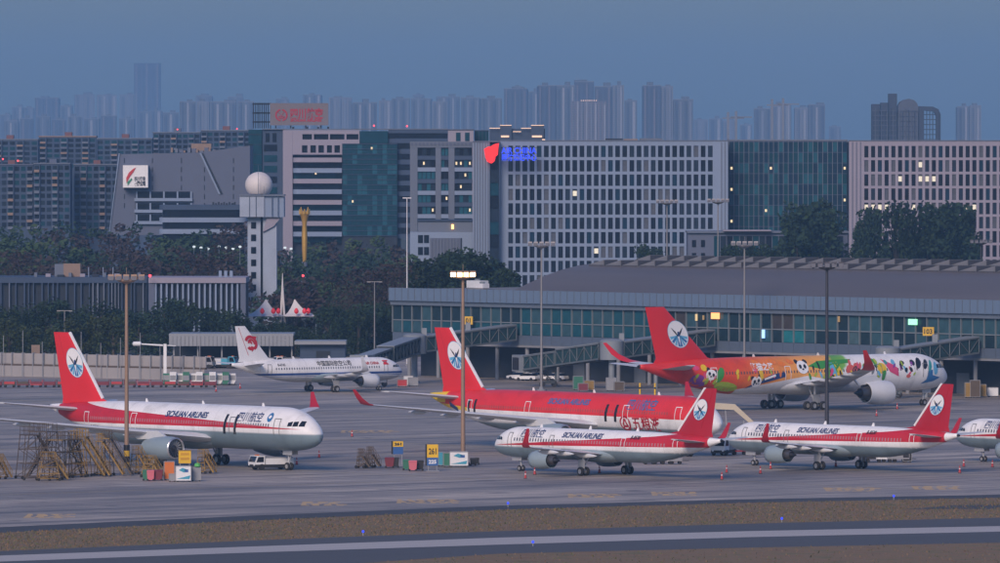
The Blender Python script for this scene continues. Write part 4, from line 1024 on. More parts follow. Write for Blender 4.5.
# annex in front
an = Bld('annex_building', 'low mauve annex in front of the glass block and offices', 2120, 688, 848, 232, 20)
an.part('wall', 688, 848, 233, None, .2, 20, W_PURP); an.part('roof_slab', 687, 849, 231.2, 232.9, -.6, 20, W_GREY); an.part('canopy', 723, 771, 229.8, 231.1, -2.2, 6, W_PINK)
for k in range(2):
    for px in (692, 701): an.win(px, px + 4, 240 + k * 13, 247 + k * 13, WG, .06)
for i in range(20): an.win(714 + i * 6.5, 719.6 + i * 6.5, 236, 262, (WGT, WG2, WG)[i % 3], .06, 'pane')
# rooftop pieces on the right office: plain boxes along its roofline are left to the parapet

# ------------------------------------------------ headquarters with the roof billboard
hq = Bld('headquarters_building', 'pinkish office tower with teal glass bays and curved balconies under the roof billboard', 2520, 248, 410, 128, 26)
hq.part('core', 263, 400, 132, None, 2.0, 26, W_DARK)
hq.part('glass_strip', 248.5, 262, 129.5, None, .4, 24, WGT)
for k in range(11): hq.part('glass_joint', 248.4, 262.1, 134 + k * 10, 134.7 + k * 10, .2, .39, W_DARK)
hq.part('side_wall', 262.3, 283, 129.5, None, 1.0, 24, W_BLUE)
for k in range(10): hq.part('window_band', 264, 277, 144.5 + k * 10.6, 151 + k * 10.6, .8, .99, WGT if k % 3 else WG)
for px in (265.5, 272.5): hq.win(px, px + 4, 133, 142, WG, .86)
hq.part('pier', 283, 292.6, 130, None, -.8, 6, W_PINK)
w = MB(); X, Z = hq.X, hq.Z
ys = (130, 134, 139.4, 145.2, 152.6, 154.5)
for a, b in ((0, 1), (2, 3), (4, 5)): w.bb(X(292.7), X(359.5), -.8, 2, Z(ys[b]), Z(ys[a]))
for row, cols in ((1, ((302.5, 312), (314, 328.5), (330, 344.5), (346.5, 358.5))), (3, ((302, 307.5), (310.5, 316), (318.5, 324), (327, 332), (334.5, 340)))):
    e = [292.7] + [v for c in cols for v in c] + [359.5]
    for i in range(0, len(e), 2): w.bb(X(e[i]), X(e[i + 1]), -.79, 1.9, Z(ys[row + 1]) - .001, Z(ys[row]) + .001)
    for c in cols: hq.win(c[0], c[1], ys[row] - .2, ys[row + 1] + .2, WG, .6)
w.build('upper_wall', W_PINK, hq.root)
for k in range(8):                                   # curved balconies: a rounded corner bay then a straight run
    y = 157.5 + k * 10.6
    x0, x1 = X(293), X(342); pr = [(x0 + 2.6 - 2.6 * math.cos(R(a)), -.2 - 2.4 * math.sin(R(a))) for a in range(0, 91, 15)] + [(x1, -2.6), (x1, 1.8), (x0, 1.8)]
    MB().prism(pr[::1], Z(y + 4.6), Z(y)).build('balcony', W_WHITE if k % 2 else W_PINK, hq.root)
    hq.part('balcony_glass', 293.6, 341.6, y + 4.7, y + 10.5, .4, 1.6, (WG, WGT, WG2)[k % 3])
hq.part('glass_bay_top', 359.6, 388, 131, 143, -1.0, 4, WGT)
for i in range(11):
    for k in range(9):
        if (i + k) % 1 == 0: hq.win(342.5 + i * 5.0, 347.2 + i * 5.0, 143.8 + k * 10.2, 153.6 + k * 10.2, rnd.choice((WGT, WGT, WGT, WGT2)), -1.6, 'pane')
for k in range(19): hq.part('floor_line', 342.3, 397.3, 143.6 + k * 5.1, 144.1 + k * 5.1, -1.9, -1.62, W_BLUE)
hq.part('glass_bay_core', 342.2, 397.4, 143.4, None, -1.45, 4, W_DARK)
for k in range(9):
    hq.part('window_band', 397.6, 411, 143 + k * 10.6, 149 + k * 10.6, .8, 2, WG); hq.part('wall_band', 397.5, 411.5, 149.1 + k * 10.6, 153.5 + k * 10.6, .5, 3, W_BLUE)
hq.part('upper_band', 388.2, 448, 129.6, 133, .4, 8, W_BLUE); hq.part('upper_band', 388.2, 448, 138.5, 143, .4, 8, W_BLUE); hq.part('upper_windows', 388.3, 447.8, 133.1, 138.4, .9, 8, WG)
for px in (292, 306, 317, 327): hq.part('roof_vent', px, px + 2, 126.5, 128.6, 2, 4, W_DARK)
hq.part('roof_slab', 262.5, 448, 128.6, 129.5, .2, 26, W_GREY)
for px, py, kx in ((352, 200, 0), (315, 172, 1), (371, 147, 0)): hq.win(px, px + 1.6, py, py + 2.4, WL, -1.75 if not kx else -.3, 'lit_window')
# billboard
bb = Bld('roof_billboard', 'grey roof billboard with red round emblem and red Chinese characters', 2528, 252, 329, 102, 4, 'billboard')
bb.root.location.z = zat(128.4, 2528); zb = zat(128.4, 2528); _Z = bb.Z; bb.Z = lambda py: _Z(py) - zb
bb.part('panel', 270, 328.5, 103, 125.2, 0, .6, mat('billboard_panel', (.15, .13, .145), .6, 0, .12, .3))
for i in range(9): bb.part('truss_post', 253 + i * 2.1, 254 + i * 2.1, 102.5, 128.3, .2 + (i % 3), .8 + (i % 3), W_DARK)
for py in (103, 112, 121): bb.part('truss_beam', 252.2, 269.8, py, py + 1.6, 3.3, 3.9, W_DARK)
for px in (275, 290, 305, 320): bb.part('support', px, px + 1.5, 125.3, 128.3, .1, .6, W_DARK)
M_BBR = mat('billboard_red', (.34, .012, .03), .5, 0, 0)
def bcirc(r0, r1, a0, a1, n=18):
    cx, cz = bb.X(281.4), bb.Z(115); k = 2528 / F
    return [(cx + r1 * k * math.cos(R(a0 + (a1 - a0) * i / n)), cz + r1 * k * math.sin(R(a0 + (a1 - a0) * i / n))) for i in range(n + 1)] + [(cx + r0 * k * math.cos(R(a1 + (a0 - a1) * i / n)), cz + r0 * k * math.sin(R(a1 + (a0 - a1) * i / n))) for i in range(n + 1)]
for a0, a1, r0, r1 in ((-80, 80, 4.6, 6.2), (100, 260, 4.6, 6.2), (200, 340, 2.4, 3.6), (200, 340, .6, 1.7)):
    MB().prism_xz(bcirc(r0, r1, a0, a1), -.12, -.01).build('emblem_arc', M_BBR, bb.root)
for s in (1, -1):
    cx, cz, k = bb.X(281.4), bb.Z(115), 2528 / F
    MB().prism_xz([(cx, cz - .4 * k), (cx + s * 1.2 * k, cz + .8 * k), (cx + s * 3.4 * k, cz + 3.4 * k), (cx + s * 1.6 * k, cz + 2.2 * k)][::s], -.12, -.01).build('emblem_wing', M_BBR, bb.root)
bb.lettering('四川航空', 290, 117.6, 8.2, M_BBR, -.06, .05, 33); bb.lettering('SICHUAN AIRLINES', 290.5, 121.4, 2.6, M_BBR, -.06, .07, 31)

# ------------------------------------------------ grey office with wide bays
go = Bld('office_building', 'grey office block with wide bays of strip windows left of the stair tower', 2230, 410, 472.6, 142, 20)
go.part('core', 411, 472, 144, None, .9, 20, W_DARK)
for px0, px1 in ((410, 417.5), (435.5, 441), (448.5, 454.5)): go.part('pier', px0, px1, 143, 233, 0, 1.4, W_GREY)
go.part('header', 410, 472.5, 141.5, 147.5, -.1, 20, W_GREY)
for i in range(16): go.part('cornice_block', 411 + i * 3.85, 413 + i * 3.85, 142.4, 145, -.35, -.103, W_PURP)
for k in range(8):
    y = 148 + k * 11.7
    for px0, px1, c in ((417.6, 435.4, 4), (441.1, 448.4, 2), (454.6, 472.5, 4)):
        go.part('spandrel', px0, px1, y + 7.6, y + 11.7, .06, 1.2, W_WHITE if k % 2 else W_BLUE)
        cw = (px1 - px0) / c
        for i in range(c):
            lit = px0 > 450 and k in (1, 2, 3) and (i + k) % 3 == 1
            go.win(px0 + i * cw + .4, px0 + (i + 1) * cw - .4, y + .4, y + 7.4, rnd.choice((WG, WG2, WGT2)), .5)
            if lit or (k, i, c) in {(1, 1, 4), (4, 1, 2), (5, 3, 4)}: go.win(px0 + i * cw + 1.0, px0 + i * cw + 2.6, y + 2, y + 5, WL, .35, 'lit_window')
po = Bld('podium_building', 'pale ribbed podium block below the grey office with one orange lamp', 2200, 410, 472.6, 222, 16)
po.part('wall', 410, 472.6, 232, None, 0, 16, W_WHITE); po.part('terrace', 418, 472.6, 221, 231.9, 1.0, 14, W_GREY); po.part('roof_slab', 417, 472.8, 219.6, 220.9, .4, 14, W_BLUE)
po.part('blank_wall', 430, 460.5, 238, None, -.5, -.003, W_PURP); po.part('dark_slot', 460.8, 462, 238, None, -.12, -.003, W_DARK)
for i in range(9): po.part('wall_rib', 431 + i * 3.2, 432 + i * 3.2, 238.2, None, -.75, -.503, W_GREY)
for k in range(2):
    for px in (418, 424): po.win(px, px + 5, 235 + k * 12, 243 + k * 12, WG, -.10)
po.part('warm_lamp', 451.5, 453.6, 224.5, 229, .7, .95, glow('lamp_orange', (1, .42, .1), 6))
# small roof houses behind
rh = Bld('roof_house', 'small pink rooftop house with two green windows behind the grey office', 2300, 448, 474, 130, 10)
rh.part('wall', 448, 473.5, 130, None, 0, 10, W_PINK); rh.part('roof_slab', 447.5, 474, 129, 129.9, -.3, 10, W_PURP)
for px in (456, 465): rh.win(px, px + 4.5, 132.5, 141, WGT, -.10)
th = Bld('teal_house', 'small teal glass block beside the pink rooftop house', 2310, 474.2, 489, 131, 10)
th.part('wall', 474.5, 488.6, 131, None, 0, 10, WGT); th.part('roof_slab', 474.2, 489, 130, 130.9, -.3, 10, W_BLUE)
for i in range(4): th.part('mullion', 475 + i * 3.6, 475.5 + i * 3.6, 131.1, 145, -.15, -.003, W_BLUE)
lb = Bld('lit_building', 'flat-topped building with roof edges outlined in warm lights', 2600, 489, 545, 125, 20)
M_WARM = glow('roof_edge_light', (1, .62, .42), 1.2)
for a, b, y in ((489.5, 545, 128.5), (500, 511.5, 125.6), (531, 544, 125.6)): lb.part('wall', a, b, y, None, 0 if y > 127 else -1.2, 18 if y > 127 else -.01, W_BLUE)
for a, b, y in ((489.5, 500, 127.8), (500, 511.5, 124.9), (513, 521, 131.2), (521, 531, 127.8), (531, 544, 124.9), (501, 509, 135.4), (532, 542, 135.4), (542, 545, 139)): lb.part('edge_light', a, b, y, y + .7 + (y > 135) * 1.2, -1.6, -1.25, M_WARM)

# ------------------------------------------------ slanted grey building with the flame sign
mu = Bld('slanted_building', 'long grey building with slanted end wall and diagonal slot, bearing the white flame sign', 2400, 110, 250, 153, 30)
mu.poly('wall', [(109.5, 235), (119.8, 154), (198, 152.5), (250, 145.5), (250, 235)], 0, 30, W_PURP)
mu.poly('end_trim', [(108.8, 235), (109.4, 235), (119.9, 153.2), (118.8, 153.2)], -.5, 10, W_WHITE)
for px in (124, 152, 181, 204, 233): 
    for k in range(6): mu.part('wall_slot', px, px + 1.0, 158 + k * 9, 163 + k * 9, -.06, -.003, W_DARK)
mu.poly('diagonal_slot', [(201.5, 153), (203.4, 153), (223, 194), (220.6, 194)], -.25, -.05, W_DARK); mu.poly('diagonal_trim', [(199.6, 153), (201.4, 153), (220.5, 194), (218.8, 194)], -.35, -.03, W_WHITE)
for i in range(12): mu.part('roof_plant', 170 + i * 4.2, 172 + i * 4.2 + (i % 3), 147.5 + (i % 4), 152.4, 6, 12, (W_OCHRE, W_GREY, W_PURP)[i % 3])
mu.part('roof_house', 190, 210, 143.5, 151.9, 10, 16, W_OCHRE)
for k in range(3):
    y = 190.5 + k * 11.5
    mu.part('window_band', 135.5, 191, y + 1.0, y + 7.4, -.5, -.01, WG); mu.part('ledge', 134.5, 192.5, y + 7.5, y + 10.6, -1.1, -.01, W_WHITE)
    for i in range(5): mu.part('window_post', 136 + i * 13.6, 137.6 + i * 13.6, y + 1.0, y + 7.4, -.8, -.505, W_WHITE)
fs = Bld('flame_sign', 'white sign board with red and green flame mark on the slanted building', 2396, 122, 149, 165, 1, 'sign')
fs.root.location.z = fz = zat(187.5, 2396); fs.Z = lambda py: zat(py, 2396) - fz
fs.part('board', 123, 148, 165.2, 187.5, -.2, 3.9, mat('sign_white', (.75, .75, .76), .5, 0, .05))
fs.poly('flame_red', [(126.6, 183), (126.2, 178), (129, 172.4), (133.5, 168.6), (136, 167.4), (133.4, 172), (130, 176.4)], -.4, -.21, mat('flame_red', (.5, .03, .03), .5, 0, 0))
fs.poly('flame_green', [(127.6, 185.6), (127.4, 182), (131.6, 178), (132.4, 179.2), (129.6, 183)], -.4, -.21, mat('flame_green', (.03, .22, .12), .5, 0, 0))
fs.lettering('四川机场', 134.4, 180, 3.0, W_DARK, -.25, .06, 11); fs.lettering('集团公司', 134.4, 185.4, 4.0, W_DARK, -.25, .08, 11)
# banded round-cornered building
ba = Bld('banded_building', 'low building with curved white bands in front of the slanted grey building', 2330, 160, 247, 204, 24)
X, Z = ba.X, ba.Z
def bent(name, y0, y1, out, m):
    x0, x1 = X(160), X(246); pr = [(x0 - out + 3 - 3 * math.cos(R(a)), 2.4 - out - 2.4 * math.sin(R(a))) for a in range(0, 91, 15)] + [(x1 + out - 3 + 3 * math.sin(R(a)), 2.4 - out - 2.4 * math.cos(R(a))) for a in range(0, 91, 15)] + [(x1 + out, 20), (x0 - out, 20)]
    MB().prism(pr, Z(y1) if y1 else 0, Z(y0)).build(name, m, ba.root)
bent('core', 205.5, None, -.6, WG)
for k, y in enumerate((205, 217.5, 229)): bent('white_band', y, y + 4.8, .3, W_WHITE if k else W_BLUE)
for i in range(9): ba.part('roof_plant', 212 + i * 2.7, 213.6 + i * 2.7, 202 + (i % 2), 204.9, 3, 5, W_DARK)

# ------------------------------------------------ housing blocks at the left
def housing(label, Y, px0, px1, top, floors, fp, bays, wallm, group):
    b = Bld('housing_block', label, Y, px0, px1, top, 14, 'building', group); rnd = random.Random(int(px0 * 7 + top))
    b.part('wall', px0, px1, top, None, 0, 14, wallm); b.part('parapet', px0 - .4, px1 + .4, top - 1.2, top - .05, -.3, 14, rnd.choice((W_OCHRE, W_GREY, W_PURP)))
    bw_ = (px1 - px0) / bays
    for i in range(bays):
        x = px0 + i * bw_; kind = (i + int(px0)) % 3
        for k in range(floors):
            y = top + 1.5 + k * fp
            b.win(x + bw_ * .14, x + bw_ * .86, y, y + fp * .62, rnd.choice((WG, WG, WG2, WGT)), -.09)
            if kind == 0: b.part('balcony', x + bw_ * .06, x + bw_ * .94, y + fp * .58, y + fp * .95, -1.3, -.13, rnd.choice((W_OCHRE, W_GREY, W_GREY, W_PURP)))
        if kind == 1: b.part('pilaster', x - bw_ * .06, x + bw_ * .06, top, None, -.9, -.003, W_BLUE)
    b.part('stair_house', (px0 + px1) / 2 - 3, (px0 + px1) / 2 + 4, top - 5, top - 1.25, 3, 9, rnd.choice((W_BRICK, W_PURP)))
    return b
GH = 'housing blocks at the left'
housing('blue-grey housing block with ochre balconies, leftmost of the front row', 2650, -12, 33, 165, 9, 7.0, 7, W_BLUE, GH)
housing('dark housing block with brick roof house, second from the left edge', 2640, 33.8, 70, 164, 9, 7.0, 6, W_BLUE, GH)
housing('housing block with ochre cornice left of the slanted grey building', 2660, 74, 118, 165, 9, 7.0, 7, W_BLUE, GH)
GB = 'slab blocks behind the front housing'
for i, (a, b, t) in enumerate(((-20, 38, 140), (39, 96, 137), (97, 152, 139), (153, 200, 133), (201, 250, 131))):
    housing(('wide slab block behind the front housing at the left edge', 'wide slab block rising behind the dark housing block with brick roof house', 'wide slab block rising behind the flame sign', 'wide slab block rising over the middle of the slanted building', 'wide slab block just left of the roof billboard')[i], 3250 + 40 * (i % 2), a, b, t, 6, 5.2, 8, W_BLUE, GB)
M_RL = glow('obstruction_red', (1, .06, .08), 3.0)

# ------------------------------------------------ finned halls in front of the trees
fh = Bld('finned_hall', 'dark hall with thin pale vertical fins at the left edge', 1780, -20, 147, 279, 26)
fh.part('wall', -20, 146.5, 283, None, .6, 26, W_DARK); fh.part('roof_band', -20.5, 147, 277.2, 282.9, -.4, 26, W_BLUE); rnd = random.Random(2)
x = -18
while x < 144: w_ = rnd.uniform(.7, 1.5); fh.part('fin', x, x + w_, 283, None, -.2 - rnd.random() * .2, .58, rnd.choice((W_GREY, W_BLUE, W_BLUE, W_BLUE))); x += rnd.choice((3.4, 4.6, 6.4, 8.5))
fh.part('roof_box', 53, 62, 264.5, 277.1, 6, 10, W_GREY); fh.part('roof_box_ochre', 62.1, 79, 264, 277.1, 5.5, 9, W_OCHRE)
for i in range(10): fh.part('roof_plant', 33 + i * 11.5, 36 + i * 11.5 + (i % 3) * 2, 273 + (i % 3), 277.1, 4, 7, (W_GREY, W_PINK, W_DARK)[i % 3])
for px in (87, 101.5, 111.5): fh.part('flue', px, px + .8, 267.5, 277.1, 5, 5.2, W_WHITE)
wh = Bld('finned_hall', 'hall with white vertical fins and pinkish frame beside the radar tower', 1715, 148.5, 245.5, 276, 24)
wh.part('wall', 150, 245, 281, None, 1.0, 24, W_DARK); wh.part('roof_band', 148.5, 246, 277.6, 283, -.5, 24, W_PINK); wh.part('end_pier', 148.6, 154.4, 283.1, None, -.2, 3, W_PURP); wh.part('end_pier', 240.5, 245.6, 283.1, None, -.2, 3, W_PURP)
for i in range(16): wh.part('fin', 154.8 + i * 5.45, 156.6 + i * 5.45, 283.1, None, -.1, .98, W_WHITE)
for px in (218, 223.5, 229): wh.part('roof_tank', px, px + 3, 271, 277.5, 4, 5, W_WHITE)
rl = MB().lathe([(.02, -.3), (.3, -.1), (.3, .2), (.02, .35)], wp(150, 276, 1712), 'Z', 10).build('beacon_lamp', M_RL); tag(rl, 'red beacon lamp on the corner of the white-finned hall', 'beacon')

# ------------------------------------------------ radar tower
rt = Bld('radar_tower', 'white concrete tower with box cabin and radar dome', 1900, 240, 284, 172, 8)
W_TOW = mat('tower_concrete', (.30, .35, .44), .75, 0, .25, .25)
cx = rt.X(259)
rt.part('left_shaft', 247.5, 260.5, 217, None, .5, 6, W_TOW); rt.part('right_shaft', 263, 276.6, 217, None, 0, 6.5, W_TOW); rt.part('stair_core', 260.6, 262.9, 217, None, 1.4, 5, W_DARK)
for k in range(7): rt.win(251, 256, 222 + k * 12.5, 228.5 + k * 12.5, WG, .36)
rt.poly('cabin_corbel', [(263, 232), (267, 217.2), (281, 217.2), (274, 226)], -.6, -.01, W_PINK)
rt.part('cabin', 240, 264.4, 196, 216.8, -1.8, 9, W_TOW); rt.part('cabin_front', 264.5, 284, 196.5, 217, -1.4, 9, W_WHITE)
for px in (249.5, 256, 272, 278): rt.part('cabin_joint', px, px + .6, 196.6, 216.4, -1.95, -1.805, W_BLUE)
rt.part('cabin_parapet', 239.4, 284.6, 194.4, 195.9, -2.1, 9.2, W_GREY)
kk = 1900 / F
MB().lathe([(max(.05, 13.8 * kk * math.cos(R(a))), 13.2 * kk * math.sin(R(a))) for a in range(-42, 91, 12)], (rt.X(258.5), 3, rt.Z(185)), 'Z', 24).build('radar_dome', mat('dome_white', (.62, .58, .57), .6, 0, .15, .5), rt.root, 60)
for px, t in ((242, 186), (258.5, 165), (264, 186)): MB().tube((rt.X(px), -1.4, rt.Z(196)), (rt.X(px), -1.4, rt.Z(t)), .09, .04, 6).build('antenna', W_GREY, rt.root)
# golden sculpture
gs = Bld('golden_sculpture', 'tall golden flame-topped sculpture right of the radar tower', 2150, 298, 311, 208, 3, 'sculpture')
W_GOLD = mat('gold_leaf', (.62, .36, .07), .35, .5, .2, .5); kk = 2150 / F; cx = gs.X(304.5)
MB().lathe([(1.9 * kk, zat(262, 2150)), (2.6 * kk, zat(250, 2150)), (2.9 * kk, zat(236, 2150)), (2.2 * kk, zat(224, 2150)), (3.4 * kk, zat(218, 2150)), (5.2 * kk, zat(213, 2150)), (3.0 * kk, zat(211, 2150))], (cx, 0, 0), 'Z', 14, (True, True)).build('stem', W_GOLD, gs.root, 50)
for i in range(8):
    a = i * .785; c, s = math.cos(a), math.sin(a)
    MB().tube((cx + c * 4.2 * kk, s * 4.2 * kk, zat(214, 2150)), (cx + c * 5.0 * kk, s * 5.0 * kk, zat(209 - (i % 2) * 2, 2150)), .45, .12, 6).build('flame_petal', W_GOLD, gs.root, 50)
MB().tube((cx, 0, 0), (cx, 0, zat(261.8, 2150)), 1.4, .8, 10).build('plinth', W_PURP, gs.root, 40)
# string of street lamps in front of the offices
for i, px in enumerate((194, 201, 208, 219, 226, 233, 240, 285, 291)):
    p = wp(px, 248 + (i % 3), 2080); r = thing('street_lamp', 'white street lamp glowing along the road behind the tower', 'street lamp', (p.x, p.y, 0), 0, 'street lamps behind the tower')
    MB().tube((0, 0, 0), (0, 0, p.z), .12, .08, 6).build('pole', W_GREY, r); MB().lathe([(.05, -.3), (.38, -.1), (.38, .2), (.05, .35)], (0, 0, p.z + .3), 'Z', 10).build('globe', glow('street_globe', (.85, .95, 1), .8), r)
# white tents with red trim
W_TENT = mat('tent_fabric', (.62, .60, .60), .8, 0, .08)
M_TRED = mat('tent_red', (.7, .03, .05), .5, 0, 0, 1, (1, .04, .07), .10)  # for small red flags, rounded in shape, with a faint added glow
for label, px0, pk, px1 in (('white peaked tent with red flags at the foot of the radar tower', 246, 266, 283), ('white peaked tent with red flags right of the tall white spire', 284, 294.5, 317)):
    Y = 1745; b = Bld('tent', label, Y, px0, px1, 298, 12, 'tent'); z0 = b.Z(316); zp = b.Z(299.5); xs = (b.X(px0), b.X(pk), b.X(px1))
    ring = []
    for lv, (f_, z) in enumerate(((1, z0), (.62, z0 + (zp - z0) * .22), (.34, z0 + (zp - z0) * .5), (.12, z0 + (zp - z0) * .82), (.03, zp))):
        ring.append([(xs[1] + (xs[0] - xs[1]) * f_, -5 * f_, z), (xs[1] + (xs[2] - xs[1]) * f_, -5 * f_, z), (xs[1] + (xs[2] - xs[1]) * f_, 5 * f_, z), (xs[1] + (xs[0] - xs[1]) * f_, 5 * f_, z)])
    MB().loft(ring, (False, True)).build('canopy', W_TENT, b.root)
    for i in range(4): MB().tube((xs[0 if i < 2 else 2] * .97, (-4.8, 4.8)[i % 2], 0), (xs[0 if i < 2 else 2] * .97, (-4.8, 4.8)[i % 2], z0 + .1), .12, None, 8).build('pole', W_GREY, b.root)
    for k, px in enumerate(((263, 274, 279), (297, 305, 309))[pk > 290]):
        x = b.X(px); MB().lathe([(.1, 0), (.45, .3), (.5, .7), (.3, 1.1), (.1, 1.3)], (x, -5.6, b.Z(313.5)), 'Z', 10).build('glow_flag', M_TRED, b.root, 50)
sp = Bld('spire', 'thin white spire between the two white tents', 1742, 279, 287, 272, 2, 'spire')
for dx in (-3.4, 3.4): MB().tube((sp.X(282.5 + dx), 0, 0), (sp.X(282.5), 0, sp.Z(286)), .28, .22, 8).build('leg', W_TENT, sp.root)
MB().tube((sp.X(282.5), 0, sp.Z(286.3)), (sp.X(282.5), 0, sp.Z(273)), .22, .05, 8).build('needle', W_TENT, sp.root)

# ================================================================ far skyline
def facade(name, a, b):
    n = NT(name); x, y, z = n.xyz(n.tc()); fl = n.m('LESS_THAN', n.m('FRACT', n.m('DIVIDE', z, 3.0)), .45); v = n.m('LESS_THAN', n.m('FRACT', n.m('DIVIDE', x, 4.2)), .55)
    k = n.noise(n.tc(), .05, 3)
    col = n.mix(n.m('MULTIPLY', fl, v), a, b); return n.done(n.mix(n.m('MULTIPLY', k, .4), col, b), .7)
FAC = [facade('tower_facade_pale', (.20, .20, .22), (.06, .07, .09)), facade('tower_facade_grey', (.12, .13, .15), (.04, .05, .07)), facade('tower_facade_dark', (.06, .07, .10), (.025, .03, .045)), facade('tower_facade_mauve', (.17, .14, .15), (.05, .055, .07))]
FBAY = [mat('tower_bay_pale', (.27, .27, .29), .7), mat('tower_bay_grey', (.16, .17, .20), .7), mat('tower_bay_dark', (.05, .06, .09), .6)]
rnd = random.Random(21)
def tower(px0, px1, top, Y, fi, label, group='hazy towers of the far skyline', crown='box', wob=True):
    Y *= 2.35 if px1 < 178 else 2.1; w = (px1 - px0) / F * Y; h = zat(top, Y); cx = xat((px0 + px1) / 2, Y); d = max(12, min(50, w * .9))
    r = thing('skyline_tower', label, 'tower', (cx, Y, 0), R(rnd.uniform(-5, 5)) if wob else 0, group)
    MB().bb(-w / 2, w / 2, 0, d, 0, h).build('body', FAC[fi], r)
    nb_ = max(2, int((px1 - px0) / 4.5)); bm_ = rnd.choice(FBAY[:2]) if fi != 2 else FBAY[2]
    for i in range(nb_):
        x = -w / 2 + (i + .5) * w / nb_; bwid = w / nb_ * rnd.uniform(.28, .5)
        MB().bb(x - bwid / 2, x + bwid / 2, -1.4, -.01, 0, h - rnd.uniform(0, 4)).build('bay', bm_ if i % 2 else FAC[(fi + 1) % 4], r)
    if crown == 'box':
        a = rnd.uniform(-.3, .05) * w; MB().bb(a, a + w * rnd.uniform(.25, .45), 3, d - 3, h + .01, h + rnd.uniform(3, 7)).build('roof_house', FAC[1], r)
        MB().bb(-w / 2 - .2, w / 2 + .2, -.2, .3, h + .01, h + 1.4).build('parapet', FBAY[1], r)
    return r
L1 = 'hazy tower in the low row at the far left, under the wide-topped block'
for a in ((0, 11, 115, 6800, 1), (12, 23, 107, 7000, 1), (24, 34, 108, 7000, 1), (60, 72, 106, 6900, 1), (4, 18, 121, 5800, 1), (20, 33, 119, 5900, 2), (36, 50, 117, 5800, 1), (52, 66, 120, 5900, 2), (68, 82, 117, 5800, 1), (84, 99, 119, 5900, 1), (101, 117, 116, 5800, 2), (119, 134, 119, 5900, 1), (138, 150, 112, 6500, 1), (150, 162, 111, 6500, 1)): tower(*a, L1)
tower(35, 59, 98, 7000, 2, 'wide flat-topped hazy block left of the paired towers')
L2 = 'one of three hazy towers with pale right flanks left of the tallest tower'
for a in ((75, 95, 95, 7000, 0), (97, 117, 95, 7000, 0), (120, 137, 95, 7100, 0)): tower(*a, L2)
tt = tower(134, 160, 63, 7800, 2, 'tallest faint slab tower standing alone above the left skyline', wob=False, crown='none')
L3 = 'hazy dark-topped tower of the row left of the roof billboard'
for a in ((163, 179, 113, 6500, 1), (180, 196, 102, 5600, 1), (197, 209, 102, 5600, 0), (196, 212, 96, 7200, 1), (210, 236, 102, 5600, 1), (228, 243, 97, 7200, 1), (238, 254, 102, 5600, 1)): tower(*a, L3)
L4 = 'hazy pale tower between the roof billboard and the lit flat-topped building'
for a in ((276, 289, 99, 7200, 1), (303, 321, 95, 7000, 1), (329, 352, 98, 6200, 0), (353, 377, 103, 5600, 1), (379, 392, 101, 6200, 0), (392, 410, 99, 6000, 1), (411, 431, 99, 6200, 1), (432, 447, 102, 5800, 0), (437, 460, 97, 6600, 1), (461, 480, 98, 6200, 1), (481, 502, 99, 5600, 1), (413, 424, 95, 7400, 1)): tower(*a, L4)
L5 = 'hazy tower of the stepped group left of the antenna tower'
for a in ((504, 527, 89, 5800, 2), (512, 522, 87, 6000, 2), (528, 539, 92, 6300, 1)): tower(*a, L5)
L6 = 'hazy dark tower of the tall middle cluster around the antenna'
for a in ((538, 556, 86, 5200, 2), (556.5, 575, 86, 5200, 1), (575, 594, 82, 5400, 2), (594.5, 612, 87, 5200, 2), (612.5, 624, 86, 5200, 0), (624.5, 637, 101, 5400, 1)): tower(*a, L6)
t_ = tower(571, 607, 101, 4700, 3, 'pinkish hazy slab with warm roof lights in the tall middle cluster', crown='none')
for i in range(8): MB().bb(-10 + i * 2.6, -8.8 + i * 2.6, -.5, .3, zat(101, 4700 * 2.1) + .02, zat(100.2, 4700 * 2.1) + .5).build('roof_light', M_WARM, t_)
at_ = tower(574, 581, 80, 5410, 2, 'slim antenna tower with white mast lights atop the middle cluster', crown='none')
for x in (-1.2, 1.4): MB().tube((x, 5, zat(80, 5410 * 2.1)), (x, 5, zat(74.5, 5410 * 2.1)), .35, .12, 6).build('antenna', FBAY[0], at_)
L7 = 'hazy tower of the pair right of the middle cluster'
for a in ((643, 661, 86, 5000, 2), (661.5, 673, 87, 5000, 0), (673.5, 693, 100, 5000, 1)): tower(*a, L7)
L8 = 'low faint block between the paired towers and the twin pale towers'
for a in ((694, 708, 120, 6800, 0), (709, 722, 119, 6800, 1), (723, 737, 121, 6800, 0), (740, 752, 125, 7000, 1)): tower(*a, L8)
L9 = 'hazy white-striped tower of the twin groups above the glass block'
for a in ((754, 771, 109, 5600, 1), (772, 791, 105, 5600, 0), (795, 808, 108, 5600, 0), (808.5, 825, 105, 5600, 1)): tower(*a, L9)
tower(829, 841, 127, 7000, 1, 'tiny faint block right of the white-striped towers')
tower(957, 969, 107, 5200, 1, 'hazy tower at the right, left half of the last pair'); tower(969.5, 981, 106, 5200, 0, 'hazy pale tower at the right, right half of the last pair')
for px, y0 in ((728, 112), (736, 111), (772, 99), (783, 98)):
    p = wp(px, 120, 6000); r = thing('tower_crane', 'thin tower crane on the far skyline between the pale towers', 'crane', (p.x, p.y, 0), 0, 'tower cranes'); zt = zat(y0, 6000)
    MB().bb(-.9, .9, -.9, .9, 0, zt).build('mast', FBAY[1], r); MB().bb(-4, 12, -.5, .5, zt - 5, zt - 4).build('jib', FBAY[1], r)
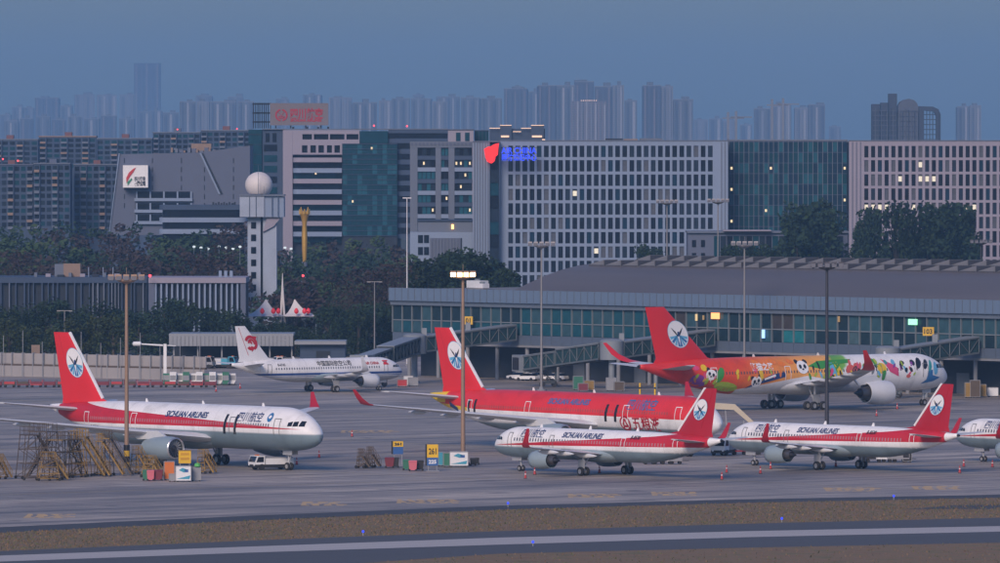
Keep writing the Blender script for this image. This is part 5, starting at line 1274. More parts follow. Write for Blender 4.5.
# dark complex under construction
uc = Bld('unfinished_complex', 'dark unfinished high-rise complex with domed middle and open arch frame', 5400, 871, 942, 92, 20)
UD, UD2 = mat('scaffold_dark', (.03, .035, .05), .8, 0, .4, .3), mat('scaffold_mid', (.075, .08, .10), .8, 0, .4, .3)
for a, b, t in ((872, 880, 104), (881, 888, 102.5), (889, 897, 93.5)): uc.part('block', a, b, t, None, 0, 16, UD)
pts = [(898, 175), (898, 106), (900, 102), (904, 99.6), (909, 98.6), (914, 100), (917, 103), (918.4, 107), (918.4, 175)]
uc.poly('domed_block', pts[::-1][::-1], 0, 16, UD2)
uc.poly('arch_frame', [(919, 175), (919, 106), (933, 106.5), (938, 109), (940.6, 114), (940.6, 175), (936.4, 175), (936.4, 116), (934, 111.5), (924, 110.5), (924, 175)], 0, 10, UD)
for a in range(872, 940, 3):
    if 918 < a < 936: continue
    uc.part('scaffold_post', a, a + .7, 108 + (a * 7) % 5, None, -1.2, -.02, UD2 if a % 2 else UD)
for a in (926.5, 929.5, 932.5): uc.part('lattice_post', a, a + .8, 110.6, None, 3, 4, UD)
for k in range(8): uc.part('lattice_beam', 924.1, 936.3, 114 + k * 5, 114.8 + k * 5, 3.2, 3.8, UD)
for k in range(8):
    for a, b in ((872, 888), (889, 897), (898.5, 918)): uc.part('floor_edge', a, b, 110 + k * 5, 110.9 + k * 5, -.8, -.01, UD2)
# red obstruction lamps
for i, (px, py, Y) in enumerate(((3, 160, 2645), (18, 161.5, 2645), (177.5, 130, 3240), (237, 129.5, 3240), (407, 127, 2515), (374, 126.5, 2515), (303, 277, 1900))):
    p = wp(px, py, Y); o = MB().lathe([(.03, 0), (.26, .15), (.26, .45), (.03, .6)], p, 'Z', 8).build('obstruction_lamp', M_RL); tag(o, ('red obstruction lamp on the roof at the far left edge', 'red obstruction lamp on the leftmost housing block', 'red obstruction lamp above the slanted building', 'red obstruction lamp left of the roof billboard', 'red obstruction lamp above the glass bay right of billboard', 'red lamp just left of the one above the grey office', 'small red lamp among the trees above the right tent')[i], 'lamp')
# ================================================================ trees
def leaf_mat(name, a, b, c):
    n = NT(name); k = n.noise(n.pos(), .35, 4); info = n.t.nodes.new('ShaderNodeObjectInfo')
    col = n.ramp(k, [(.3, a), (.5, b), (.72, c)])
    h = n.t.nodes.new('ShaderNodeHueSaturation'); n.put(h.inputs['Value'], n.m('MULTIPLY_ADD', info.outputs['Random'], .5, .75)); n.put(h.inputs['Color'], col)
    n.put(h.inputs['Hue'], n.m('MULTIPLY_ADD', info.outputs['Random'], .05, .475))
    n.b.inputs['Specular IOR Level'].default_value = .12
    return n.done(h.outputs[0], .8)
LF = leaf_mat('leaves_dark', (.010, .022, .015), (.020, .040, .022), (.036, .058, .028)); LF2 = leaf_mat('leaves_brown', (.026, .018, .020), (.044, .030, .030), (.040, .036, .026)); LF3 = leaf_mat('leaves_light', (.022, .040, .018), (.042, .064, .026), (.062, .078, .032))
BARK = mat('bark', (.07, .055, .045), .9)
def crown_mesh(seed, h, w, leaves, size, m, tall=.55, blobs=16, sparse=1.0):
    rnd = random.Random(seed); mb = MB(); bl = []
    for _ in range(blobs):
        t = rnd.random(); z = h * (1 - tall) + h * tall * t; rr = w / 2 * math.sqrt(max(.06, 1 - (abs(t - .42) / .62) ** 2)); a = rnd.uniform(0, 6.283); q = rr * math.sqrt(rnd.random()) * .8
        bl.append((math.cos(a) * q, math.sin(a) * q, z, rnd.uniform(.13, .24) * w))
    for _ in range(leaves):
        bx, by, bz, br = rnd.choice(bl); v = Vector((rnd.gauss(0, 1), rnd.gauss(0, 1), rnd.gauss(0, .8))).normalized() * br * rnd.uniform(.55, 1.12) ** .7
        p = Vector((bx, by, bz)) + v; e1 = Vector((rnd.gauss(0, 1), rnd.gauss(0, 1), rnd.gauss(0, .6))).normalized(); e2 = e1.cross(Vector((rnd.gauss(0, 1), rnd.gauss(0, 1), rnd.gauss(0, 1)))).normalized()
        s = size * rnd.uniform(.6, 1.3); mb.add([p - e1 * s, p + e2 * s * .6, p + e1 * s, p - e2 * s * .6], [(0, 1, 2, 3)])
    return mb, bl
def trunk_mesh(seed, h, w, bl):
    rnd = random.Random(seed); mb = MB(); mb.tube((0, 0, 0), (0, 0, h * .5), h * .022 + .08, h * .014 + .05, 8); mb.tube((0, 0, h * .5), (rnd.uniform(-.3, .3), 0, h * .85), h * .014 + .05, .05, 7)
    for bx, by, bz, br in bl[:8]: mb.tube((0, 0, h * rnd.uniform(.28, .5)), (bx * .9, by * .9, bz), h * .008 + .03, .03, 6)
    return mb.mesh('trunk', BARK)
KINDS = {}
def tree_kind(key, seed, h, w, leaves, size, m, **kw):
    mb, bl = crown_mesh(seed, h, w, leaves, size, m, **kw); KINDS[key] = (mb.mesh('crown', m), trunk_mesh(seed, h, w, bl), h)
for i in range(5): tree_kind(('row', i), 40 + i, 9, 7.5 + i * .4, 1500, .34, LF, tall=.80, blobs=20)
for i in range(3): tree_kind(('pale', i), 50 + i, 8, 7.5, 1300, .32, LF3, tall=.82, blobs=18)
for i in range(4): tree_kind(('big', i), 60 + i, 20, 13, 2600, .62, LF, tall=.74, blobs=26)
for i in range(3): tree_kind(('brown', i), 70 + i, 16, 11, 1300, .55, LF2, tall=.78, blobs=22)
def tree(key, p, h, label, group, sx=1.0, name='tree'):
    c, t, h0 = KINDS[key]; r = thing(name, label, 'tree', (p.x, p.y, 0), random.uniform(0, 6.28), group); s = h / h0
    r.scale = (s * sx, s * sx, s); link('crown', c, r); link('trunk', t, r); return r
rnd = random.Random(77)
# dense row along the airport fence
x = -14
while x < 398:
    Y = 1640 + rnd.uniform(-14, 20); top = 309 + rnd.uniform(-5, 7) + (13 if 236 < x < 325 else 0)
    tree(('row', rnd.randrange(5)), at(x, Y), zat(top, Y), 'dark round tree in the dense row along the airport fence', 'dense tree row along the fence', 1.0); x += rnd.uniform(10.5, 15)
x = -8
while x < 120:
    Y = 1590 + rnd.uniform(-6, 10); tree(('pale', rnd.randrange(3)), at(x, Y), zat(324 + rnd.uniform(-6, 8), Y), 'lighter green bushy tree in front of the row behind the white jet tail', 'lighter trees before the fence row', 1.1); x += rnd.uniform(12, 18)
# trees before the offices on the right
for k, (px, top, Y, sx) in enumerate(((797, 213, 2090, .85), (815, 208, 2100, .9), (833, 216, 2095, .8))): tree(('big', k % 4), at(px, Y), zat(top, Y), ('left', 'middle', 'right')[k] + ' tall tree of the three in front of the glass block', 'tall trees before the offices', sx)
for k, (px, top, sx) in enumerate(((862, 226, .5), (872, 214, .6), (896, 212, .65), (907, 222, .5), (932, 211, .85), (950, 210, .8), (964, 216, .7))): tree(('big', (k + 1) % 4), at(px, 2080 + k * 5), zat(top, 2080), 'tall dark tree in the loose group before the pinkish office' if k < 4 else 'tall dark tree in the dense clump before the pinkish office', 'tall trees before the offices', sx)
for k, (px, top) in enumerate(((428, 268), (440, 264), (453, 259), (466, 258), (478, 262), (491, 268), (503, 275))): tree(('big', k % 4), at(px, 1690 + (k % 3) * 8), zat(top, 1690), 'dark tree behind the flat terminal roof below the ribbed stair tower', 'trees behind the flat terminal roof', 1.0)
for k, (px, top) in enumerate(((645, 250), (655, 253), (735, 249), (752, 252), (765, 250), (772, 254))): tree(('big', k % 4), at(px, 2000), zat(top, 2000), 'small dark tree just above the curved terminal roof', 'small trees above the terminal roof', .8)
# the wood between airport and offices: one dark mass
mb = MB(); rnd = random.Random(9)
def wood(x0, x1, rows, seed):
    rnd = random.Random(seed)
    for Y, top, jit in rows:
        x = x0
        while x < x1:
            h = zat(top + rnd.uniform(-jit, jit), Y); w = rnd.uniform(9, 14); c = at(x, Y + rnd.uniform(-15, 15)); kind = rnd.choice(((1, 1, 1, 0), (0, 0, 2, 1), (2, 2, 0, 1))[int(3 * (.5 + .49 * math.sin(x * .035 + Y * .9)))])
            for b in range(12):
                t = rnd.random(); z = h * (.25 + .75 * t); rr = w / 2 * math.sqrt(max(.08, 1 - (abs(t - .45) / .6) ** 2)); a = rnd.uniform(0, 6.28); q = rr * math.sqrt(rnd.random()); br = rnd.uniform(1.2, 2.4)
                bc = Vector((c.x + math.cos(a) * q, c.y + math.sin(a) * q, min(z, h - br * .6)))
                for _ in range(34):
                    v = Vector((rnd.gauss(0, 1), rnd.gauss(0, 1), rnd.gauss(0, .8))).normalized() * br; p = bc + v
                    e1 = Vector((rnd.gauss(0, 1), rnd.gauss(0, 1), rnd.gauss(0, .6))).normalized(); e2 = e1.orthogonal().normalized(); s = rnd.uniform(.45, .9)
                    mb.cur = kind; mb.add([p - e1 * s, p + e2 * s * .6, p + e1 * s, p - e2 * s * .6], [(0, 1, 2, 3)])
            x += w * F / Y * rnd.uniform(.45, .75)
wood(-20, 250, [(2290, 226, 5), (2180, 236, 5), (2080, 246, 5), (1980, 256, 5), (1880, 266, 5)], 1)
wood(276, 420, [(2290, 243, 5), (2180, 250, 5), (2060, 258, 6), (1940, 268, 6), (1830, 282, 6), (1760, 295, 5)], 2)
o = mb.build('woodland', [LF, LF2, LF3]); tag(o, 'dark belt of woodland between the airport halls and the offices', 'woodland', kind='stuff')

# bare winter trees standing in front of the wood
def bare_mesh(seed, h):
    rnd = random.Random(seed); mb = MB()
    def grow(p, d, l, r, lv):
        q = p + d * l; mb.tube(p, q, r, r * .62, 5, False)
        if lv == 0: return
        for _ in range(rnd.choice((3, 3, 4))):
            nd = (d + Vector((rnd.gauss(0, .42), rnd.gauss(0, .42), rnd.uniform(.0, .35)))).normalized(); grow(p + d * l * rnd.uniform(.6, 1.0), nd, l * rnd.uniform(.55, .8), r * .55, lv - 1)
    grow(Vector((0, 0, 0)), Vector((0, 0, 1)), h * .34, h * .016, 4); return mb.mesh('branches', BARK)
BARE = [bare_mesh(90 + i, 14) for i in range(4)]
TW = []
for i in range(4):
    mb, bl = crown_mesh(95 + i, 14, 9, 420, .30, LF2, tall=.7, blobs=18); TW.append(mb.mesh('twigs', LF2))
rnd = random.Random(15)
for i in range(26):
    px = rnd.uniform(284, 408) if i < 15 else rnd.uniform(4, 236); Y = rnd.uniform(1700, 1760) if i < 15 else rnd.uniform(1850, 1870); top = rnd.uniform(258, 290) if i < 15 else rnd.uniform(246, 264)
    if i < 15 and px < 322: Y += 60; top = rnd.uniform(268, 290)
    p = at(px, Y); h = zat(top, Y); r = thing('bare_tree', 'leafless brownish tree in front of the wood ' + ('right of the white tents' if i < 15 else 'above the finned halls'), 'tree', p, rnd.uniform(0, 6.28), 'leafless trees before the wood')
    r.scale = (h / 14, h / 14, h / 14); link('branches', BARE[i % 4], r); tag(link('twigs', TW[i % 4], r), kind='stuff')
# ================================================================ equipment on the apron
E_YEL = mat('stand_yellow', (.27, .165, .04), .6, .1, .35, .8); E_BRN = mat('stand_brown', (.095, .07, .05), .7, .1, .3, .8); E_GRY = mat('gse_grey', (.25, .26, .28), .6); E_WHT = mat('gse_white', (.70, .71, .72), .45, 0, .08)
E_RED = mat('gse_red', (.42, .035, .04), .5, 0, .15); E_MAR = mat('gse_maroon', (.17, .025, .04), .6, 0, .15); E_PNK = mat('gse_pink', (.55, .13, .17), .6, 0, .15); E_GRN = mat('gse_green', (.03, .16, .10), .6, 0, .15); E_BLK = mat('gse_black', (.02, .02, .022), .6)
E_ORG = mat('gse_orange', (.60, .16, .03), .6, 0, .15); E_BLU = mat('gse_blue', (.03, .11, .32), .5, 0, .1); E_YBR = mat('gse_bright_yellow', (.72, .44, .02), .5, 0, .08); E_BEI = mat('gse_beige', (.50, .44, .33), .6, 0, .12); E_CYN = mat('gse_cyan', (.05, .30, .42), .5, 0, .1); E_LGR = mat('gse_lime', (.10, .45, .10), .5, 0, .1)
def wheels(root, pts, r=.28, w=.18):
    for x, y in pts: MB().lathe([(.05, -w / 2), (r, -w / 2), (r, w / 2), (.05, w / 2)], (x, y, r), 'Y', 12, (True, True)).build('wheel', M_TYRE, root, 40)

def access_stand(label, px, py, h, rz, m, m2, flight=True, w=1.5, deep=2.2, group='aircraft access stands'):
    """wheeled maintenance stand: splayed legs, braced frame, platform with rails, stair flight"""
    r = thing('access_stand', label, 'access stand', gp(px, py), R(rz), group)
    f = MB(); ct = [(a * w / 2, b * deep / 2) for a in (-1, 1) for b in (-1, 1)]
    for x, y in ct: f.bar((x * 1.5, y * 1.25, .25), (x, y, h), .09)
    for z in (.3, h * .36, h * .68):
        k = 1 + .5 * (1 - z / h); q = 1 + .25 * (1 - z / h); c = [(a * w / 2 * k, b * deep / 2 * q) for a, b in ((-1, -1), (1, -1), (1, 1), (-1, 1))]
        for i in range(4): f.bar((*c[i], z), (*c[(i + 1) % 4], z), .07)
    for y in (-1, 1):
        for z0, z1, s in ((.3, h * .36, 1), (h * .36, h * .68, -1), (h * .68, h, 1)):
            k0, k1 = 1 + .5 * (1 - z0 / h), 1 + .5 * (1 - z1 / h); f.bar((-s * w / 2 * k0, y * deep / 2 * 1.1, z0), (s * w / 2 * k1, y * deep / 2 * 1.05, z1), .06)
    f.build('frame', m, r)
    MB().bb(-w / 2 - .1, w / 2 + .1, -deep / 2 - .1, deep / 2 + .1, h, h + .1).build('platform', m2, r)
    g = MB()
    for i in range(5):
        for y in (-1, 1): g.bar((-w / 2 + w * i / 4, y * deep / 2, h + .1), (-w / 2 + w * i / 4, y * deep / 2, h + 1.1), .05)
    for z in (h + .6, h + 1.1):
        for y in (-1, 1): g.bar((-w / 2, y * deep / 2, z), (w / 2, y * deep / 2, z), .05)
        g.bar((-w / 2, -deep / 2, z), (-w / 2, deep / 2, z), .05)
    g.build('guard_rail', m, r)
    if flight:
        run = h * .62; n_ = int(h / .28); s = MB()
        for y in (-.45, .45):
            s.bar((w / 2 + run, y, .2), (w / 2, y, h), .08, .2); s.bar((w / 2 + run, y, 1.15), (w / 2, y, h + 1.0), .05)
            for i in range(6): t = i / 5; s.bar((w / 2 + run * t, y, h - (h - .2) * t), (w / 2 + run * t, y, h - (h - .2) * t + .97), .04)
        for i in range(n_): t = (i + .5) / n_; s.box((w / 2 + run * t, 0, h - (h - .2) * t), (.26, .86, .05))
        s.build('stair_flight', m, r)
    wheels(r, [(a * w * .75, b * deep * .62) for a in (-1, 1) for b in (-1, 1)], .2, .12)
    return r
SL = [('tall brown access stand with splayed legs, leftmost of the cluster', 30, 479, 5.6, 20, E_BRN, E_BRN, True, 2.0, 2.4), ('brown access stand with wide platform, second from the left', 43, 480.5, 6.2, -30, E_BRN, E_BRN, False, 2.6, 2.4),
      ('brown and yellow access stand in the middle of the cluster', 57, 478.5, 4.9, 160, E_BRN, E_YEL, True, 2.2, 2.0), ('low yellow braced stand in front of the brown cluster', 48, 481, 2.6, 10, E_YEL, E_BRN, True, 1.8, 1.8),
      ('brown access stand with thin rails, right of the cluster middle', 67, 477.5, 4.8, 60, E_BRN, E_BRN, True, 2.0, 2.0), ('yellow access stand with steep stair, left of the tallest yellow one', 75, 477.5, 4.9, 15, E_YEL, E_BRN, True, 1.5, 1.7), ('bright yellow access stand with long stair flight, right end of cluster', 81, 476.8, 5.1, -12, E_YEL, E_YEL, True, 1.5, 1.6),
      ('slim yellow stair stand just left of the banded mast base', 100, 476, 4.4, -10, E_YEL, E_YEL, True, .8, 1.2), ('slim brown stair stand nearest the banded mast', 107, 476, 4.8, -16, E_BRN, E_YEL, True, .9, 1.2), ('small faint stand right of the banded mast', 137, 474.5, 2.6, -30, E_YEL, E_BRN, True, .9, 1.1),
      ('short yellow stand beside the pink and green bins', 150, 477.5, 1.7, -20, E_YEL, E_YEL, True, 1.2, 1.3), ('yellow stand between the green cage and the wheels', 203, 474, 2.1, -25, E_YEL, E_BRN, True, .9, 1.2), ('yellow stand cut off by the left edge', -1, 479.5, 2.2, 40, E_YEL, E_YEL, True, .7, 1.0), ('tiny brown step stand left of the yellow and blue boards', 361, 468.5, 1.5, -15, E_BRN, E_BRN, True, .7, .9), ('tiny brown step stand right beside the other left of the boards', 370, 468, 1.7, -15, E_BRN, E_BRN, True, .7, .9)]
for a in SL: access_stand(*a)

def bin_(label, px, py, m, w=.95, h=1.25, rz=0, group='coloured wheeled bins'):
    r = thing('wheeled_bin', label, 'bin', gp(px, py), R(rz), group)
    b = MB(); b.loft([[(-w * .42, -w * .4, .14), (w * .42, -w * .4, .14), (w * .42, w * .4, .14), (-w * .42, w * .4, .14)], [(-w * .5, -w * .48, h), (w * .5, -w * .48, h), (w * .5, w * .48, h), (-w * .5, w * .48, h)]]); b.build('body', m, r)
    l = MB(); l.loft([[(-w * .54, -w * .52, h + .005), (w * .54, -w * .52, h + .005), (w * .54, w * .52, h + .005), (-w * .54, w * .52, h + .005)], [(-w * .46, -w * .42, h + .14), (w * .46, -w * .42, h + .14), (w * .46, w * .5, h + .14), (-w * .46, w * .5, h + .14)]]); l.build('lid', E_BLK if m is E_BLK else m, r)
    MB().bar((-w * .4, w * .56, h - .05), (w * .4, w * .56, h - .05), .06).build('handle', E_BLK, r); wheels(r, [(-w * .38, w * .42), (w * .38, w * .42), (-w * .38, -w * .38), (w * .38, -w * .38)], .14, .08)
bin_('dark green bin left of the pink one by the yellow stands', 146.3, 481, E_GRN); bin_('pink bin between the green and maroon bins by yellow stands', 150.5, 481.2, E_PNK); bin_('maroon bin right of the pink one by the yellow stands', 157.5, 481, E_MAR, 1.3)
bin_('maroon bin below the yellow and blue board', 389.5, 468, E_MAR, 1.25); bin_('black bin right of the maroon one below the board', 395.5, 468, E_BLK, .9); bin_('green bin leaning left of the pink one between the boards', 406.5, 470.5, E_GRN, 1.0); bin_('pink bin between the two signboards', 412.8, 471.3, E_PNK, 1.1); bin_('black bin left of the yellow three-storey board', 419.5, 471, E_BLK, 1.1); bin_('low black bin right of the white box', 473, 466, E_BLK, .8, .9); bin_('small black bin at the far right of the board group', 477, 465, E_BLK, .6, .8)

def board(label, px, py, panels, w, z0):
    r = thing('sign_board', label, 'sign board', gp(px, py), R(6)); z = z0
    for s in (-1, 1): MB().bar((s * w * .38, .05, 0), (s * w * .38, .05, z0 + sum(p[0] for p in panels) - .1), .1).build('post', E_GRY, r)
    for h, m, txt, tm in panels:
        p = MB().bb(-w / 2, w / 2, -.08, 0, z, z + h - .02).build('panel', m, r)
        if txt:
            me = text_mesh(txt, h * .62, .03); me.materials.append(tm); o = link('lettering', me, p); o.rotation_euler = (R(90), 0, 0); o.location = (-w * .36, -.09, z + h * .26); o.scale = (w * .7 / max(v.co.x for v in me.vertices), 1, 1)
        z += h
    MB().bb(-w / 2 - .22, -w / 2 - .01, -.05, .05, z0, z).build('side_panel', E_BLK, r); MB().bb(-w * .6, w * .6, -.5, .6, 0, .08).build('foot', E_GRY, r)
board('yellow over blue sign board reading 261 on thin posts', 398, 466, ((1.0, E_BLU, '', E_WHT), (.75, E_YBR, '261', E_BLK)), 1.35, 1.55)
board('tall yellow board reading 261 over a small blue panel', 432.5, 471.5, ((1.05, E_BLU, '225', E_WHT), (1.75, E_YBR, '261', E_BLK)), 1.45, .75)
def crate(name, label, cat, px, py, w, d, h, m, extra=None, rz=4):
    r = thing(name, label, cat, gp(px, py), R(rz)); MB().bb(-w / 2, w / 2, -d / 2, d / 2, .16, h).build('body', m, r); f = MB()
    for x in (-1, 1):
        for y in (-1, 1): f.bar((x * w / 2, y * d / 2, .16), (x * w / 2, y * d / 2, h + .03), .07)
    for z in (.17, h):
        for y in (-1, 1): f.bar((-w / 2, y * d / 2, z), (w / 2, y * d / 2, z), .065)
        for x in (-1, 1): f.bar((x * w / 2, -d / 2, z), (x * w / 2, d / 2, z), .065)
    f.build('frame', E_GRY, r); wheels(r, [(-w * .38, -d * .35), (w * .38, -d * .35), (-w * .38, d * .35), (w * .38, d * .35)], .12, .08)
    if extra: extra(r, w, d, h)
    return r
def blue_mark(r, w, d, h):
    MB().prism_xz([(-w * .3, h * .75), (w * .05, h * .6), (w * .22, h * .80), (-w * .05, h * .9)][::-1], -d / 2 - .03, -d / 2 - .012).build('blue_mark', E_CYN, r); MB().prism_xz([(-w * .45, h * .2), (w * .4, h * .18), (w * .46, h * .42), (0, h * .30)], -d / 2 - .03, -d / 2 - .012).build('blue_wave', E_CYN, r)
    MB().bb(w * .08, w * .32, -d / 2 - .03, -d / 2 - .012, h * .62, h * .80).build('navy_mark', E_BLU, r)
crate('equipment_box', 'white box with blue marks at the foot of the lit mast', 'box', 458.5, 467, 2.45, 1.5, 2.0, E_WHT, blue_mark); crate('equipment_box', 'dark green cabinet between board and white box', 'cabinet', 447, 467, 1.0, 1.2, 1.85, E_GRN); crate('equipment_box', 'cyan cabinet right of the tall yellow board', 'cabinet', 440.8, 466.5, .7, 1.0, 1.9, E_CYN)
crate('equipment_box', 'white box with blue marks in front of the engine', 'box', 183, 482, 1.95, 1.4, 2.0, E_WHT, blue_mark); crate('cage_trolley', 'grey cage trolley with green bundle right of the white box', 'trolley', 196, 481.5, 1.15, 1.2, 1.75, E_GRY, lambda r, w, d, h: MB().lathe([(.05, 0), (.4, .15), (.35, .5), (.05, .6)], (.15, 0, h), 'Z', 10, (True, True)).build('green_bundle', E_LGR, r))
crate('equipment_box', 'red equipment frame left of the white and blue box', 'frame', 169, 480.5, 1.3, 1.2, 2.4, E_ORG); crate('equipment_box', 'pale low box between red frame and white box', 'box', 172, 482, .8, .8, 1.0, E_GRY)
r = thing('light_box', 'bright yellow box raised on legs behind the white box', 'box', gp(184.5, 479), R(5)); MB().bb(-.78, .78, -.5, .5, 2.0, 3.6).build('box', E_YBR, r)
for x in (-.6, .6):
    for y in (-.4, .4): MB().bar((x, y, 0), (x, y, 2.0), .09).build('leg', E_GRY, r)
MB().bb(-.82, .82, -.54, .54, 3.6, 3.7).build('lid', E_YEL, r)
for z in (2.45, 3.05): MB().bb(-.55, .55, -.53, -.505, z, z + .3).build('label_plate', mat('plate_orange', (.55, .28, .02), .5), r)

def vehicle(label, px, py, L, W, Hh, cab, m, m2, rz, name='service_truck', cat='truck', deck=.75):
    r = thing(name, label, cat, gp(px, py), R(rz)); MB().bb(-L / 2, L / 2, -W / 2, W / 2, .35, deck).build('chassis', E_BLK, r)
    c0 = L / 2 - cab; cb = MB(); cb.prism_xz([(c0, deck + .003), (L / 2, deck + .003), (L / 2, Hh * .55), (L / 2 - cab * .25, Hh), (c0, Hh)], -W / 2, W / 2); cbo = cb.build('cab', m, r)
    for s in (-1, 1): MB().prism_xz([(c0 + .12 * cab, Hh * .56), (L / 2 - cab * .12, Hh * .56), (L / 2 - cab * .32, Hh * .93), (c0 + .12 * cab, Hh * .93)], s * W / 2 - .012 if s > 0 else -W / 2 - .012, s * W / 2 + .012 if s > 0 else -W / 2 + .012).build('side_window', M_GLASS, cbo)
    ws = MB(); x0, z0_, x1, z1_ = L / 2 - .004, Hh * .57, L / 2 - cab * .235, Hh * .96; ws.add([(x0 + .02, -W * .44, z0_), (x0 + .02, W * .44, z0_), (x1 + .02, W * .44, z1_), (x1 + .02, -W * .44, z1_)], [(0, 1, 2, 3)]); ws.build('windscreen', M_GLASS, cbo)
    if m2: 
        bd = MB().bb(-L / 2 + .05, c0 - .15, -W / 2 + .05, W / 2 - .05, deck + .003, Hh * .82).build('load_bed', m2, r); MB().bb(-L / 2 + .1, c0 - .3, -W / 2 + .15, W / 2 - .15, Hh * .82, Hh * .9).build('bed_cover', E_GRY, bd)
    for s in (-1, 1): MB().bb(L / 2, L / 2 + .05, s * W * .36 - .14, s * W * .36 + .14, deck - .15, deck + .05).build('headlight', E_WHT, r)
    MB().bb(L / 2 - cab * .7, L / 2 - cab * .4, -.3, .3, Hh, Hh + .14).build('beacon', E_ORG, r)
    wheels(r, [(a * L * .33, b * (W / 2 - .12)) for a in (-1, 1) for b in (-1, 1)], .42, .26); return r
vehicle('low white tow truck under the nose of the white wide-body jet', 271, 470, 5.6, 2.4, 1.9, 1.4, E_WHT, E_WHT, 205, 'tow_truck', 'tow truck')
vehicle('grey and black service truck behind the narrow-body nose near the beige loader', 724, 455.5, 4.2, 2.1, 2.4, 1.5, E_WHT, E_GRY, 245)
def trailer(label, px, py, L, m, rz, load=None, group='baggage trailers'):
    r = thing('baggage_trailer', label, 'trailer', gp(px, py), R(rz), group); MB().bb(-L / 2, L / 2, -.75, .75, .45, .62).build('deck', m, r)
    MB().bar((L / 2, 0, .5), (L / 2 + 1.0, 0, .45), .08).build('tow_bar', E_BLK, r); g = MB()
    for x in (-1, 1):
        g.bar((x * L / 2, -.7, .62), (x * L / 2, -.7, 1.35), .07); g.bar((x * L / 2, .7, .62), (x * L / 2, .7, 1.35), .07); g.bar((x * L / 2, -.7, 1.35), (x * L / 2, .7, 1.35), .07)
    g.build('end_rail', m, r); wheels(r, [(a * L * .36, b * .6) for a in (-1, 1) for b in (-1, 1)], .24, .15)
    if load: MB().bb(-L * .44, L * .44, -.66, .66, .63, load[0]).build('load', load[1], r)
for i, px in enumerate((741, 751)): trailer(('red', 'maroon')[i] + ' trailer behind the truck and narrow-body nose', px, 455, 2.6, (E_RED, E_MAR)[i], 8)
for i, (px, m) in enumerate(((650, E_RED), (658, E_MAR), (667, E_WHT), (675, E_GRY))): trailer(('red', 'maroon', 'white', 'grey')[i] + ' trailer seen under the tail of the front narrow-body jet', px, 464.5, 1.8, m, 5, (1.3, m))
for i, (px, m) in enumerate(((876, E_BLK), (887, E_WHT), (898, E_GRY))): trailer(('black', 'white', 'grey')[i] + ' trailer under the right narrow-body jet tail', px, 462.5, 3.0, m, 3, (1.7, m))
crate('equipment_box', 'dark cabinet under the tail of the right narrow-body jet', 'cabinet', 907, 462.5, 1.2, 1.2, 2.1, E_BLK)
# beige stair loader
p = gp(742, 447); r = thing('stair_truck', 'beige covered stair ramp behind the narrow-body nose', 'stair truck', p, R(0))
rm = MB(); rm.prism_xz([(-4.2, 5.4), (-1.2, 5.3), (2.0, 2.6), (2.0, 3.3), (-1.0, 6.1), (-4.2, 6.3)], -1.0, 1.0); rm.build('ramp', E_BEI, r)
MB().bb(-2.4, 2.6, -1.1, 1.1, .5, 1.3).build('chassis', E_WHT, r); MB().bb(2.62, 4.0, -1.05, 1.05, .5, 2.3).build('cab', E_WHT, r); MB().bb(-4.9, -4.2, -1.2, 1.2, 5.2, 6.4).build('canopy_end', E_GRY, r)
for x, z in ((-2.0, 5.2), (.6, 3.8)):
    for y in (-.8, .8): MB().bar((x, y, 1.3), (x - .4, y, z), .16).build('support', E_GRY, r)
wheels(r, [(-1.8, -.9), (-1.8, .9), (3.0, -.9), (3.0, .9)], .45, .3)
# cones
cb = MB().box((0, 0, .03), (.42, .42, .06)).mesh('foot', E_BLK); cn = MB().lathe([(.17, .06), (.10, .45), (.03, .80)], (0, 0, 0), 'Z', 10, (True, True)).mesh('body', E_RED, 40); cs = MB().lathe([(.118, .42), (.10, .50)], (0, 0, 0), 'Z', 10).mesh('stripe', E_WHT, 40)
CO = [(525.5, 479, 'by the nose wheels of the front narrow-body jet, nearer'), (534.7, 475, 'under the front narrow-body nose, farther of two'), (599.5, 473.5, 'between the main wheels of the front narrow-body jet'), (726.8, 473, 'left of the right narrow-body jet nose'), (760.6, 474, 'in front of the right narrow-body nose wheels'), (770.7, 469.5, 'beside the right narrow-body engine'), (836, 467, 'between main wheels of the right narrow-body jet'),
      (964, 467, 'right of the right narrow-body tail'), (992.7, 467.5, 'at the right edge below the cut-off jet'), (960, 473.5, 'nearest the camera below the right narrow-body tail'), (876.7, 416.5, 'on the open apron behind the right tail'), (897.4, 409.5, 'under the panda jet nose'), (319, 458, 'right of the white wide-body nose'), (296.6, 465, 'behind the nose wheel of the white wide-body'), (240, 389, 'behind the blue-line jet tail'), (216, 392, 'left of the blue-line jet'), (352, 437, 'on the bare apron left of the boards'), (722, 480, 'in front of the gap between narrow-body jets')]
for px, py, l in CO:
    r = thing('traffic_cone', 'red cone ' + l, 'cone', gp(px, py), 0, 'red traffic cones'); r.scale = (1.05, 1.05, 1.3); link('foot', cb, r); link('body', cn, r); link('stripe', cs, r)

